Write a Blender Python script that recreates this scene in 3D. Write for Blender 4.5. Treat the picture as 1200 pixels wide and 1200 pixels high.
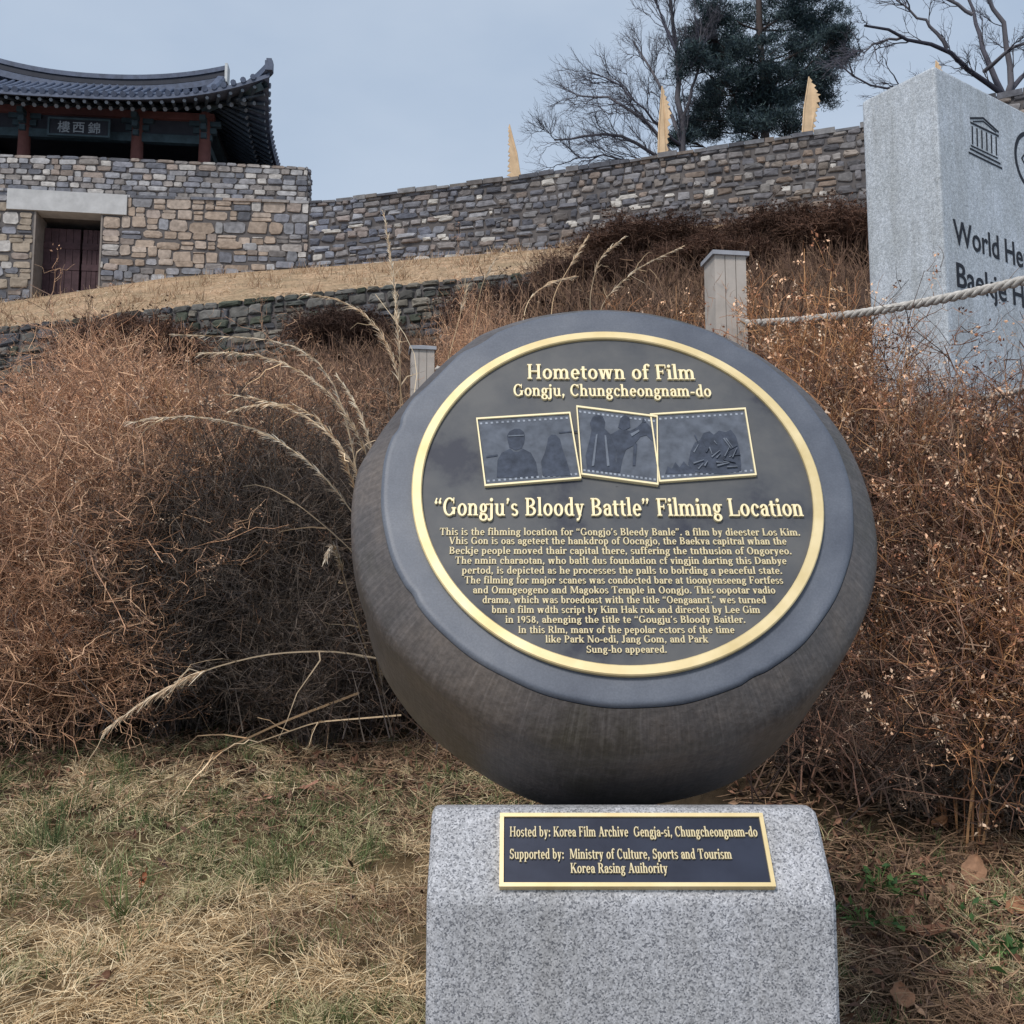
import bpy, bmesh, math, random
import numpy as np
from mathutils import Vector
from mathutils.bvhtree import BVHTree
from math import sin, cos, pi, radians, tan, sqrt

for o in list(bpy.data.objects): bpy.data.objects.remove(o)
S = bpy.context.scene
COL = S.collection
# ------------------------------------------------------------------ camera, sky, sun
TH, CAMZ = radians(6.5), 1.5
cam = bpy.data.cameras.new('camera'); cam.lens = 36; cam.sensor_width = 36; cam.clip_end = 2000; cam.clip_start = .05
co = bpy.data.objects.new('camera', cam); COL.objects.link(co)
co.location = (0, 0, CAMZ); co.rotation_euler = (pi/2 + TH, 0, 0); S.camera = co
SUN_EL, SUN_AZ = radians(50), radians(-150)
W = bpy.data.worlds.new('World'); S.world = W; W.use_nodes = True
nt = W.node_tree; nt.nodes.clear()
def N_(t, typ, **kw):
    n = t.nodes.new(typ)
    for k, v in kw.items(): setattr(n, k, v)
    return n
sky = N_(nt, 'ShaderNodeTexSky', sky_type='NISHITA', sun_disc=False, sun_elevation=SUN_EL, sun_rotation=SUN_AZ)
sky.air_density = 1.3; sky.dust_density = 2.5
tc = N_(nt, 'ShaderNodeTexCoord'); mp = N_(nt, 'ShaderNodeMapping'); mp.inputs['Scale'].default_value = (1.0, 1.0, 2.2)
nz = N_(nt, 'ShaderNodeTexNoise'); nz.inputs['Scale'].default_value = 2.3; nz.inputs['Detail'].default_value = 5; nz.inputs['Roughness'].default_value = .5
rp = N_(nt, 'ShaderNodeValToRGB'); rp.color_ramp.elements[0].position = .3; rp.color_ramp.elements[1].position = .72
rp.color_ramp.elements[0].color = (2.6, 3.5, 4.9, 1); rp.color_ramp.elements[1].color = (4.7, 5.4, 6.4, 1)
mx = N_(nt, 'ShaderNodeMix', data_type='RGBA'); mx.inputs[0].default_value = .82
bg = N_(nt, 'ShaderNodeBackground'); bg.inputs[1].default_value = .10
wo = N_(nt, 'ShaderNodeOutputWorld')
L = nt.links.new
L(tc.outputs['Generated'], mp.inputs[0]); L(mp.outputs[0], nz.inputs[0]); L(nz.outputs[0], rp.inputs[0])
sx_ = N_(nt, 'ShaderNodeSeparateXYZ'); mr_ = N_(nt, 'ShaderNodeMapRange'); mr_.inputs[1].default_value = .2; mr_.inputs[2].default_value = .62; mr_.inputs[3].default_value = .75; mr_.inputs[4].default_value = 0
hz_ = N_(nt, 'ShaderNodeMix', data_type='RGBA'); hz_.inputs[7].default_value = (5.2, 5.95, 6.9, 1)
L(tc.outputs['Generated'], sx_.inputs[0]); L(sx_.outputs[2], mr_.inputs[0]); L(mr_.outputs[0], hz_.inputs[0]); L(rp.outputs[0], hz_.inputs[6])
L(sky.outputs[0], mx.inputs[6]); L(hz_.outputs[2], mx.inputs[7]); L(mx.outputs[2], bg.inputs[0]); L(bg.outputs[0], wo.inputs[0])
sl = bpy.data.lights.new('sun', 'SUN'); sl.energy = 2.2; sl.angle = radians(14); sl.color = (1, .95, .89)
so = bpy.data.objects.new('sun', sl); COL.objects.link(so)
sd = Vector((sin(SUN_AZ)*cos(SUN_EL), cos(SUN_AZ)*cos(SUN_EL), sin(SUN_EL)))
so.rotation_euler = sd.to_track_quat('Z', 'Y').to_euler(); so.location = (-4, -6, 12)
S.view_settings.view_transform = 'Standard'; S.view_settings.look = 'None'
S.view_settings.exposure = 0.35; S.view_settings.gamma = 1
S.cycles.max_bounces = 6
# ------------------------------------------------------------------ measuring helpers (photo pixel -> place)
def ray(px, py):
    u = (px-600)/1200; v = (600-py)/1200
    return np.array([u, cos(TH)-v*sin(TH), sin(TH)+v*cos(TH)])
def P(px, py, d):
    r = ray(px, py); return r*(d/r[1]) + np.array([0, 0, CAMZ])
def hit(px, py, C, n):
    r = ray(px, py); o = np.array([0, 0, CAMZ]); return o + r*(np.dot(C-o, n)/np.dot(r, n))
def srgb(r, g, b):
    f = lambda c: (c/255/12.92) if c/255 <= .04045 else ((c/255+.055)/1.055)**2.4
    return np.array([f(r), f(g), f(b)])
# ------------------------------------------------------------------ mesh helpers
class Geo:
    def __init__(s): s.v = []; s.f = []; s.c = []; s.n = 0
    def add(s, verts, faces, col=None):
        verts = np.asarray(verts, float).reshape(-1, 3)
        fs = faces if isinstance(faces, list) else [faces]
        s.v.append(verts)
        for f in fs:
            if isinstance(f, np.ndarray): s.f.append(f + s.n)
            else: s.f.append(np.array([f]) + s.n)
        if col is None: col = (.5, .5, .5)
        col = np.asarray(col, float)
        s.c.append(np.broadcast_to(col, (len(verts), 3)) if col.ndim == 1 else col)
        s.n += len(verts)
    def box(s, c, sx, sy, sz, col=None, ax=None):
        A = np.eye(3) if ax is None else np.array(ax)
        p = np.array([[i, j, k] for k in (-1, 1) for j in (-1, 1) for i in (-1, 1)])*[sx/2, sy/2, sz/2]
        s.add(p@A + np.asarray(c), np.array([[0,2,3,1],[4,5,7,6],[0,1,5,4],[2,6,7,3],[0,4,6,2],[1,3,7,5]]), col)
    def prism(s, poly, vec, col=None):
        poly = np.asarray(poly, float); n = len(poly); vec = np.asarray(vec, float)
        q = np.arange(n); r = (q+1) % n
        nrm = sum(np.cross(poly[i]-poly[0], poly[(i+1) % n]-poly[0]) for i in range(n))
        sides = np.stack([q, r, r+n, q+n], 1)
        if np.dot(nrm, vec) > 0: fs = [list(range(n))[::-1], list(range(n, 2*n)), sides]
        else: fs = [list(range(n)), list(range(n, 2*n))[::-1], sides[:, ::-1]]
        s.add(np.r_[poly, poly+vec], fs, col)
    def grid(s, pts, col=None, flip=False):
        a, b = pts.shape[:2]; i = np.arange(a*b).reshape(a, b)
        f = np.stack([i[:-1, :-1], i[:-1, 1:], i[1:, 1:], i[1:, :-1]], -1).reshape(-1, 4)
        s.add(pts.reshape(-1, 3), f[:, ::-1] if flip else f, col if (col is None or np.ndim(col) == 1) else np.asarray(col).reshape(-1, 3))
    def tubes(s, paths, radii, cols=None, sides=3):
        paths = np.asarray(paths, float); Nn, K, _ = paths.shape
        if Nn == 0: return
        t = np.gradient(paths, axis=1); t /= np.linalg.norm(t, axis=2, keepdims=True) + 1e-9
        ref = np.where(np.abs(t[:, :1, 2:3]) > .9, np.array([1., 0, 0]), np.array([0, 0, 1.]))
        a = np.cross(t, ref); a /= np.linalg.norm(a, axis=2, keepdims=True) + 1e-9
        b = np.cross(t, a)
        ph = np.arange(sides)*2*pi/sides
        r = np.broadcast_to(np.asarray(radii, float), (Nn, K))[:, :, None, None]
        v = paths[:, :, None, :] + r*(a[:, :, None, :]*np.cos(ph)[:, None] + b[:, :, None, :]*np.sin(ph)[:, None])
        i = np.arange(Nn*K*sides).reshape(Nn, K, sides); j = np.roll(i, -1, axis=2)
        f = np.stack([i[:, :-1], i[:, 1:], j[:, 1:], j[:, :-1]], -1).reshape(-1, 4)
        c = None
        if cols is not None:
            cols = np.asarray(cols, float)
            c = cols if cols.ndim == 1 else np.repeat(cols, K*sides, axis=0)
        s.add(v, f, c)
    def blades(s, paths, widths, cols):          # flat tapered strips
        paths = np.asarray(paths, float); Nn, K, _ = paths.shape
        t = paths[:, -1]-paths[:, 0]; side = np.cross(t, RNG.normal(size=(Nn, 3))); side /= np.linalg.norm(side, axis=1, keepdims=True)+1e-9
        w = np.asarray(widths)[:, None]*np.linspace(1, .25, K)[None]
        v = np.stack([paths - side[:, None]*w[..., None]/2, paths + side[:, None]*w[..., None]/2], 2)
        i = np.arange(Nn*K*2).reshape(Nn, K, 2)
        f = np.stack([i[:, :-1, 0], i[:, :-1, 1], i[:, 1:, 1], i[:, 1:, 0]], -1).reshape(-1, 4)
        s.add(v, f, np.repeat(np.asarray(cols), K*2, axis=0))
    def quads(s, c, size, cols, elong=1.0):       # little leaves / seed heads: one bent quad each
        Nn = len(c); d = RNG.normal(size=(Nn, 3)); d /= np.linalg.norm(d, axis=1, keepdims=True)
        e = np.cross(d, RNG.normal(size=(Nn, 3))); e /= np.linalg.norm(e, axis=1, keepdims=True)+1e-9
        z = np.asarray(size).reshape(-1, 1)
        n = np.cross(d, e)
        v = np.stack([c-d*z*elong, c-e*z*.6+n*z*.25, c+d*z*elong, c+e*z*.6+n*z*.25], 1)
        s.add(v, np.arange(Nn*4).reshape(Nn, 4), np.repeat(np.asarray(cols), 4, axis=0))
    def mesh(s, name, mat, off=(0, 0, 0), smooth=False):
        me = bpy.data.meshes.new(name)
        v = np.concatenate(s.v) - np.asarray(off)
        loops = np.concatenate([f.reshape(-1) for f in s.f]).astype(np.int32)
        sz = np.concatenate([np.full(len(f), f.shape[1]) for f in s.f])
        st = np.r_[0, np.cumsum(sz)[:-1]].astype(np.int32)
        me.vertices.add(len(v)); me.vertices.foreach_set('co', v.astype(np.float32).ravel())
        me.loops.add(len(loops)); me.loops.foreach_set('vertex_index', loops)
        me.polygons.add(len(sz)); me.polygons.foreach_set('loop_start', st)
        me.update(calc_edges=True)
        c = np.concatenate(s.c); ca = me.color_attributes.new('Col', 'FLOAT_COLOR', 'POINT')
        ca.data.foreach_set('color', np.c_[c, np.ones(len(c))].astype(np.float32).ravel())
        me.polygons.foreach_set('use_smooth', np.full(len(sz), bool(smooth)))
        me.materials.append(mat); me.validate()
        return me
RNG = np.random.default_rng(7); random.seed(7)
def thing(name, label, cat, loc=(0, 0, 0), group=None):
    o = bpy.data.objects.new(name, None); COL.objects.link(o); o.location = tuple(loc); o.empty_display_size = .2
    return tag(o, label, cat, group)
def tag(o, label, cat, group=None, kind=None):
    if label: o['label'] = label
    if cat: o['category'] = cat
    if group: o['group'] = group
    if kind: o['kind'] = kind
    return o
def root_of(o):
    while o.parent: o = o.parent
    return o
def obj(name, geo, mat, parent=None, smooth=False, loc=None):
    off = (0, 0, 0)
    if parent is not None: off = np.array(root_of(parent).location)
    elif loc is not None: off = np.array(loc)
    o = bpy.data.objects.new(name, geo.mesh(name, mat, off, smooth)); COL.objects.link(o)
    if parent is not None: o.parent = parent
    elif loc is not None: o.location = tuple(loc)
    return o
def copy_tree(o, parent=None):
    c = o.copy(); COL.objects.link(c); c.parent = parent
    for ch in list(o.children): copy_tree(ch, c)
    return c
# ------------------------------------------------------------------ materials
def newmat(name, rough=.85, metal=0.0, spec=.3):
    m = bpy.data.materials.new(name); m.use_nodes = True; t = m.node_tree
    b = t.nodes['Principled BSDF']; b.inputs['Roughness'].default_value = rough; b.inputs['Metallic'].default_value = metal
    b.inputs['Specular IOR Level'].default_value = spec
    return m, t, b
def noise(t, scale, detail=4, rough=.55, vec=None, sc=None):
    n = N_(t, 'ShaderNodeTexNoise'); n.inputs['Scale'].default_value = scale; n.inputs['Detail'].default_value = detail; n.inputs['Roughness'].default_value = rough
    g = N_(t, 'ShaderNodeTexCoord'); out = g.outputs['Object']
    if sc is not None:
        mm = N_(t, 'ShaderNodeMapping'); mm.inputs['Scale'].default_value = sc; t.links.new(out, mm.inputs[0]); out = mm.outputs[0]
    t.links.new(out if vec is None else vec, n.inputs[0]); return n.outputs[0]
def ramp(t, fac, stops):
    r = N_(t, 'ShaderNodeValToRGB'); e = r.color_ramp.elements
    while len(e) < len(stops): e.new(.5)
    for q, (p, c) in zip(e, stops): q.position = p; q.color = (*c, 1) if len(c) == 3 else c
    t.links.new(fac, r.inputs[0]); return r.outputs[0]
def mixc(t, a, b, fac, mode='MIX'):
    m = N_(t, 'ShaderNodeMix', data_type='RGBA', blend_type=mode)
    for k, x in ((0, fac), (6, a), (7, b)):
        if hasattr(x, 'is_linked') or hasattr(x, 'links'): t.links.new(x, m.inputs[k])
        else: m.inputs[k].default_value = x if k == 0 else (*x, 1)
    return m.outputs[2]
def bump(t, b, h, strength=.4, dist=.01):
    n = N_(t, 'ShaderNodeBump'); n.inputs['Strength'].default_value = strength; n.inputs['Distance'].default_value = dist
    t.links.new(h, n.inputs['Height']); t.links.new(n.outputs[0], b.inputs['Normal'])
def mat_attr(name, rough=.85, vs=0, vlo=.7, vhi=1.25, bs=0, bd=.01, spec=.2, trans=0):
    m, t, b = newmat(name, rough, 0, spec)
    a = N_(t, 'ShaderNodeAttribute', attribute_name='Col'); out = a.outputs[0]
    if vs: out = mixc(t, out, ramp(t, noise(t, vs), [(.3, (vlo,)*3), (.7, (vhi,)*3)]), 1.0, 'MULTIPLY')
    t.links.new(out, b.inputs['Base Color'])
    if bs: bump(t, b, noise(t, bs, 6, .6), .6, bd)
    return m
def mat_noise(name, stops, scale, rough=.8, metal=0, detail=5, sc=None, bd=0, bscale=None, spec=.3):
    m, t, b = newmat(name, rough, metal, spec)
    n = noise(t, scale, detail, .6, None, sc); t.links.new(ramp(t, n, stops), b.inputs['Base Color'])
    if bd: bump(t, b, noise(t, bscale or scale, 6, .6, None, sc), .6, bd)
    return m
def mat_granite(name, base, dark, light, scale, fine):
    m, t, b = newmat(name, .65, 0, .35)
    v = N_(t, 'ShaderNodeTexVoronoi'); v.inputs['Scale'].default_value = scale
    g = N_(t, 'ShaderNodeTexCoord'); w = noise(t, scale*.8, 3)
    ad = N_(t, 'ShaderNodeVectorMath', operation='MULTIPLY_ADD'); t.links.new(w, ad.inputs[0]); ad.inputs[1].default_value = (.4/scale*2,)*3
    t.links.new(g.outputs['Object'], ad.inputs[2]); t.links.new(ad.outputs[0], v.inputs['Vector'])
    sp = N_(t, 'ShaderNodeSeparateColor'); t.links.new(v.outputs['Color'], sp.inputs[0])
    c = ramp(t, sp.outputs[0], [(0, dark), (.13, dark), (.2, base*.62), (.42, base*.85), (.6, base), (.82, base*1.12), (1, light)])
    c = mixc(t, c, ramp(t, noise(t, fine, 3), [(.35, (.86,)*3), (.65, (1.1,)*3)]), 1.0, 'MULTIPLY')
    c = mixc(t, c, ramp(t, noise(t, 3.5, 5, .6), [(.3, (.86, .86, .84)), (.7, (1.08,)*3)]), 1.0, 'MULTIPLY')
    c = mixc(t, c, ramp(t, noise(t, 2.2, 6, .65, None, (6, 6, .35)), [(.35, (.84, .83, .81)), (.55, (1.0,)*3), (.75, (1.05,)*3)]), 1.0, 'MULTIPLY')
    t.links.new(c, b.inputs['Base Color']); bump(t, b, noise(t, scale*1.3, 3), .25, .0015)
    return m
M = {}
M['stone'] = mat_attr('wall_stone', .9, 6, .7, 1.25, 22, .014)
M['mortar'] = mat_noise('wall_joint', [(.3, srgb(78, 75, 76)), (.7, srgb(102, 97, 95))], 3, .95)
M['plant'] = mat_attr('dry_stem', .85, 0, spec=.15)
_t = M['plant'].node_tree; _oi = N_(_t, 'ShaderNodeObjectInfo'); _b = _t.nodes['Principled BSDF']; _src = _b.inputs['Base Color'].links[0].from_socket
_t.links.new(mixc(_t, _src, ramp(_t, _oi.outputs['Random'], [(0, (.72, .74, .78)), (.35, (.95, .95, .95)), (.65, (1.06, 1.03, 1.0)), (1, (1.2, 1.13, 1.06))]), 1.0, 'MULTIPLY'), _b.inputs['Base Color'])
M['bark'] = mat_attr('bark', .9, 0, spec=.1)
M['needle'] = mat_attr('needle', .7, 0, spec=.2)
M['granite'] = mat_granite('speckled_granite', srgb(174, 175, 180), srgb(110, 112, 119), srgb(198, 198, 202), 430, 110)
M['stele'] = mat_granite('fine_granite', srgb(186, 192, 199), srgb(166, 173, 182), srgb(197, 203, 209), 200, 50)
M['ink'] = newmat('dark_paint', .6)[0]; M['ink'].node_tree.nodes['Principled BSDF'].inputs['Base Color'].default_value = (*srgb(24, 27, 36), 1)
m, t, b = newmat('brass', .5, .35, .5); M['brass'] = m
t.links.new(ramp(t, noise(t, 14, 4), [(.3, srgb(212, 190, 138)), (.7, srgb(234, 214, 168))]), b.inputs['Base Color'])
m, t, b = newmat('letter_brass', .55, .1, .5); M['letter'] = m; b.inputs['Base Color'].default_value = (*srgb(240, 224, 180), 1)
m, t, b = newmat('dull_letter', .6, .1, .4); M['letter2'] = m; b.inputs['Base Color'].default_value = (*srgb(212, 197, 158), 1)
M['panel'] = mat_noise('navy_plate', [(.35, srgb(38, 42, 56)), (.65, srgb(50, 55, 70))], 10, .45, .3)
M['plaque'] = mat_noise('plaque_bronze', [(.34, srgb(48, 51, 62)), (.43, srgb(74, 76, 80)), (.64, srgb(92, 92, 92))], 7, .55, 0, 7, spec=.35)
# polished face and weathered flank of the round stone
m, t, b = newmat('polished_stone', .5, 0, .4); M['face'] = m
c = ramp(t, noise(t, 5, 6, .6), [(.3, srgb(74, 79, 90)), (.52, srgb(92, 97, 107)), (.7, srgb(106, 110, 118))])
c = mixc(t, c, ramp(t, noise(t, 300, 2), [(.35, (.9,)*3), (.7, (1.1,)*3)]), 1.0, 'MULTIPLY'); t.links.new(c, b.inputs['Base Color'])
m, t, b = newmat('weathered_stone', .48, 0, .5); M['flank'] = m
a = N_(t, 'ShaderNodeAttribute', attribute_name='Col')     # r: angle round the axis, g: depth, b: mask of the painted shadow
mm = N_(t, 'ShaderNodeMapping'); mm.inputs['Scale'].default_value = (16, .8, 1); t.links.new(a.outputs[0], mm.inputs[0])
st1 = noise(t, 6, 6, .65, mm.outputs[0]); bl = noise(t, 4.5, 5, .6); fi = noise(t, 90, 3)
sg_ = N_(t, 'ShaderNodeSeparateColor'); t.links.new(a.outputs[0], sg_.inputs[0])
c = ramp(t, st1, [(.3, srgb(50, 46, 46)), (.5, srgb(80, 75, 73)), (.72, srgb(118, 112, 109))])
c = mixc(t, c, ramp(t, bl, [(.36, srgb(58, 54, 40)), (.5, srgb(84, 78, 76)), (.68, srgb(108, 97, 88))]), .62)
c = mixc(t, c, srgb(62, 56, 54), sg_.outputs[2])  # shadow on the rough upper-left flank, painted into the colour
c = mixc(t, c, ramp(t, fi, [(.35, (.8,)*3), (.65, (1.15,)*3)]), 1.0, 'MULTIPLY'); t.links.new(c, b.inputs['Base Color']); bump(t, b, fi, .35, .004)
# ground
m, t, b = newmat('hill_soil', .95, 0, .1); M['soil'] = m
a = N_(t, 'ShaderNodeAttribute', attribute_name='Col')
c = mixc(t, a.outputs[0], ramp(t, noise(t, 9, 6, .65), [(.3, (.45, .43, .42)), (.7, (1.35, 1.3, 1.25))]), 1.0, 'MULTIPLY')
c = mixc(t, c, ramp(t, noise(t, 1.1, 4), [(.35, (.75, .78, .74)), (.65, (1.15, 1.1, 1.05))]), 1.0, 'MULTIPLY')
t.links.new(c, b.inputs['Base Color']); bump(t, b, noise(t, 30, 6, .7), .8, .03)
def flat(name, rgb, rough=.8, sc=12, k=.18, metal=0, spec=.3):
    c = srgb(*rgb); M[name] = mat_noise(name, [(.3, c*(1-k)), (.7, c*(1+k))], sc, rough, metal, spec=spec)
flat('roof_tile', (78, 87, 106), .6, 5, .3); flat('lime', (190, 192, 192)); flat('red_wood', (104, 66, 62), .7, 4); flat('teal_wood', (58, 74, 82), .7, 3, .3)
flat('dark_wood', (52, 54, 62), .8, 3); flat('rafter', (70, 84, 92), .7, 4, .25); flat('door_wood', (70, 52, 56), .8, 5, .3); flat('board', (34, 37, 46), .6)
flat('gilt', (136, 144, 152), .6); flat('lintel', (176, 176, 176), .85, 3, .14); flat('banner', (204, 176, 142), .85, 3, .16)
flat('post_paint', (172, 164, 156), .75, 10, .12); flat('post_cap', (150, 152, 158), .7); flat('relief', (104, 110, 120), .7, 60, .2, 0, .2); flat('relief_dark', (64, 70, 82), .7, 60, .35, 0, .2); M['picture'] = mat_attr('film_picture', .7, 45, .72, 1.22, spec=.1)
flat('hole', (150, 156, 166), .6); flat('jamb', (128, 120, 114), .9, 3, .2); flat('steel', (150, 150, 155), .4, 5, .1, .8)
M['rope'] = mat_noise('rope', [(.3, srgb(150, 145, 138)), (.7, srgb(206, 202, 196))], 60, .9)
M['leaf'] = mat_attr('dead_leaf', .8, 40, .7, 1.2)
# ------------------------------------------------------------------ the ground: one sheet
def gz(x, y):
    return .06 + .21*y + .018*np.sin(2.1*x+1.3*y) + .014*np.sin(4.3*x-3.1*y+1) + .008*np.sin(9*x+7*y)
TOPL = [(-900, 222), (10, 222), (150, 230), (360, 237), (400, 235), (500, 222), (600, 210), (700, 195), (800, 180), (900, 165), (1010, 148), (1200, 108), (1500, 60), (2100, 0)]
BASEL = [(-900, 372), (0, 355), (200, 325), (400, 311), (650, 291), (800, 266), (1000, 252), (1200, 235), (1500, 200), (2100, 140)]
WD = [(-900, 31), (0, 33), (360, 34), (500, 34), (700, 33), (900, 31.5), (1010, 30.5), (1200, 28.5), (1500, 26), (2100, 24)]
ip = lambda tab, x: float(np.interp(x, [a for a, _ in tab], [b for _, b in tab]))
RT = [(-900, 395), (0, 380), (200, 356), (400, 336), (600, 317), (640, 314)]         # lower retaining wall, top line
RB = [(-900, 480), (0, 468), (200, 440), (400, 408), (600, 384), (640, 380)]
SOIL, TAN, LITTER, BROWN = srgb(84, 70, 60), srgb(174, 152, 128), srgb(80, 69, 56), srgb(92, 74, 65)
def column(c):
    dw = ip(WD, c); u = (c-600)/1200
    pts = []
    for y in (-30, -10, -4, 0, 1, 2, 2.6, 3.2):
        x = u*max(.9, .62*y+1.25) if y > -5 else u*(1.2-1.5*(y+4)); x = u*y if y >= 3.2 else x
        pts.append((np.array([x, y, float(gz(x, y))]), srgb(128, 111, 86) if c < 700 else LITTER))
    side = np.clip((c-600)/240, 0, 1); side = side*side*(3-2*side)
    d0 = 4.5*(1-side)+3.4*side
    for y in (d0*.5+1.6, d0): pts.append((np.array([u*y, y, float(gz(u*y, y))]), LITTER*.8))
    b1 = P(c, 600*(1-side)+565*side, 6.5*(1-side)+5.6*side); pts.append((b1, SOIL))
    if c < 640:
        pts.append((P(c, ip(RB, c)+30, 17), BROWN*.9)); pts.append((P(c, ip(RB, c)+2, 23.97), BROWN*.8))
        pts.append((P(c, ip(RT, c)+6, 24.3), TAN)); pts.append((P(c, .5*ip(RT, c)+.5*ip(BASEL, c), 28), TAN))
    else:
        k = np.clip((c-640)/100, 0, 1)
        pts.append((P(c, 410-20*k, 12), BROWN*.8)); pts.append((P(c, 350-.04*(c-640), 20), BROWN*.7))
        pts.append((P(c, 318-.05*(c-640), 24), TAN*(1-k)+BROWN*.75*k)); pts.append((P(c, ip(BASEL, c)+14, 27 if dw > 29 else dw-2), TAN*.8*(1-k)+BROWN*k))
    pts.append((P(c, ip(BASEL, c), dw), TAN)); q = P(c, ip(BASEL, c), dw)
    pts.append((q*[1, 0, 1]+[0, dw+1.7, 0], BROWN)); top = P(c, ip(TOPL, c), dw)
    for dy, dz in ((2.3, -.45), (8, -.3), (20, -.8), (60, -9), (400, -60)): pts.append((np.array([top[0]*(dw+dy)/dw, dw+dy, top[2]+dz]), BROWN if dy < 30 else srgb(96, 90, 80)))
    return pts
cols_px = np.r_[np.linspace(-900, -100, 9), np.arange(-60, 1321, 20), np.linspace(1400, 2100, 8)]
rows, rc = [], []
for c in cols_px:
    pts = column(c); vv, cc = [], []
    for n, (a, ca), (b_, cb) in zip([1, 2, 3, 3, 3, 3, 3, 3, 4, 5, 6, 5, 2, 5, 4, 1, 2, 4, 4, 4, 3], pts[:-1], pts[1:]):
        for k in range(n): vv.append(a+(b_-a)*k/n); cc.append(ca+(cb-ca)*k/n)
    vv.append(pts[-1][0]); cc.append(pts[-1][1]); rows.append(vv); rc.append(cc)
rows = np.array(rows); rc = np.array(rc)
jit = RNG.normal(size=rows.shape[:2])*.03*np.clip((rows[..., 1]-6)/6, 0, 1)*(rows[..., 1] < 30); rows[..., 2] += jit
g = Geo(); g.grid(rows, rc, flip=True)
ground = obj('ground', g, M['soil'], smooth=True); tag(ground, None, None, kind='structure')
me = ground.data
BV = BVHTree.FromPolygons([v.co[:] for v in me.vertices], [p.vertices[:] for p in me.polygons])
def gh(x, y):
    h = BV.ray_cast(Vector((x, y, 200)), Vector((0, 0, -1)))
    return h[0].z if h[0] else float(gz(x, y))
# ------------------------------------------------------------------ dry stone walls, every stone a bulging block
STONES = [srgb(134, 135, 140), srgb(120, 121, 128), srgb(106, 108, 116), srgb(144, 138, 134), srgb(146, 134, 126), srgb(156, 155, 156), srgb(98, 99, 105), srgb(128, 123, 121), srgb(138, 137, 140)]
DARKS = [srgb(104, 102, 98), srgb(88, 90, 86), srgb(112, 110, 106), srgb(94, 94, 98), srgb(80, 84, 74), srgb(124, 118, 108)]
def stone(g, fn, s0, s1, f0, f1, H, col, rng, gap=.018, bulge=.07, jag=.1):
    w, h = s1-s0, (f1-f0)*H
    if w < .06 or h < .04: return
    cx, cy = (s0+s1)/2, (f0+f1)/2*H
    k1, k2 = rng.uniform(.5, .8), rng.uniform(.66, .86); k = [(-1, -k1), (-k2, -1), (k2, -1), (1, -k1), (1, k1), (k2, 1), (-k2, 1), (-1, k1)]
    ri = [(cx+(a*(w/2-gap))*(1+rng.uniform(-jag, jag*.3)), cy+(b*(h/2-gap))*(1+rng.uniform(-jag, jag*.3))) for a, b in k]
    o1 = rng.uniform(.0, .03); pr = rng.uniform(.4, 1.2)*bulge
    V = [fn(a, b/H, -.05) for a, b in ri] + [fn(cx+(a-cx)*.93, (cy+(b-cy)*.93)/H, o1+.02) for a, b in ri] + [fn(cx+(a-cx)*.72+rng.uniform(-.02, .02), (cy+(b-cy)*.68)/H, o1+pr*rng.uniform(.6, 1.2)) for a, b in ri] + [fn(cx, cy/H, o1+pr)]
    q = np.arange(8); r = (q+1) % 8
    g.add(V, [np.stack([q, r, r+8, q+8], 1), np.stack([q+8, r+8, r+16, q+16], 1), np.stack([q+16, r+16, np.full(8, 24)], 1)], col)
def lay(g, fn, Ls, H, nrow, wmin, wmax, colfn, rng, holes=(), bulge=.03, gap=.004, jag=.15, wav=.03):
    fr = np.cumsum([0]+[rng.uniform(.7, 1.35) for _ in range(nrow)]); fr /= fr[-1]
    for r in range(nrow):
        s = -rng.uniform(0, wmax)
        f0, f1 = fr[r], fr[r+1]
        while s < Ls:
            w = rng.uniform(wmin, wmax)*rng.choice((.7, 1, 1, 1.3)); a, b = max(s, 0), min(s+w, Ls); s += w
            dj = rng.uniform(-.07, .07)*(f1-f0) + wav*sin(s*1.1+r*.9)*cos(s*.37+r)*min(1, 4*f0*(1-f1)+.0)
            parts = [(a, b)]
            for (h0, h1, g0, g1) in holes:
                if f1 > g0+.005 and f0 < g1-.005:
                    np_ = []
                    for (p, q) in parts:
                        if q <= h0 or p >= h1: np_.append((p, q))
                        else:
                            if p < h0: np_.append((p, h0))
                            if q > h1: np_.append((h1, q))
                    parts = np_
            for (p, q) in parts:
                m = (f0+f1)/2+rng.uniform(-.12, .12)*(f1-f0)
                if (f1-f0)*H > .28 and rng.random() < .28:
                    stone(g, fn, p, q, f0+dj, m, H, colfn(p, m, rng), rng, gap, bulge, jag); stone(g, fn, p, q, m, f1+dj, H, colfn(p, m, rng), rng, gap, bulge, jag)
                else: stone(g, fn, p, q, f0+dj, f1+dj, H, colfn(p, m, rng), rng, gap, bulge, jag)
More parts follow.
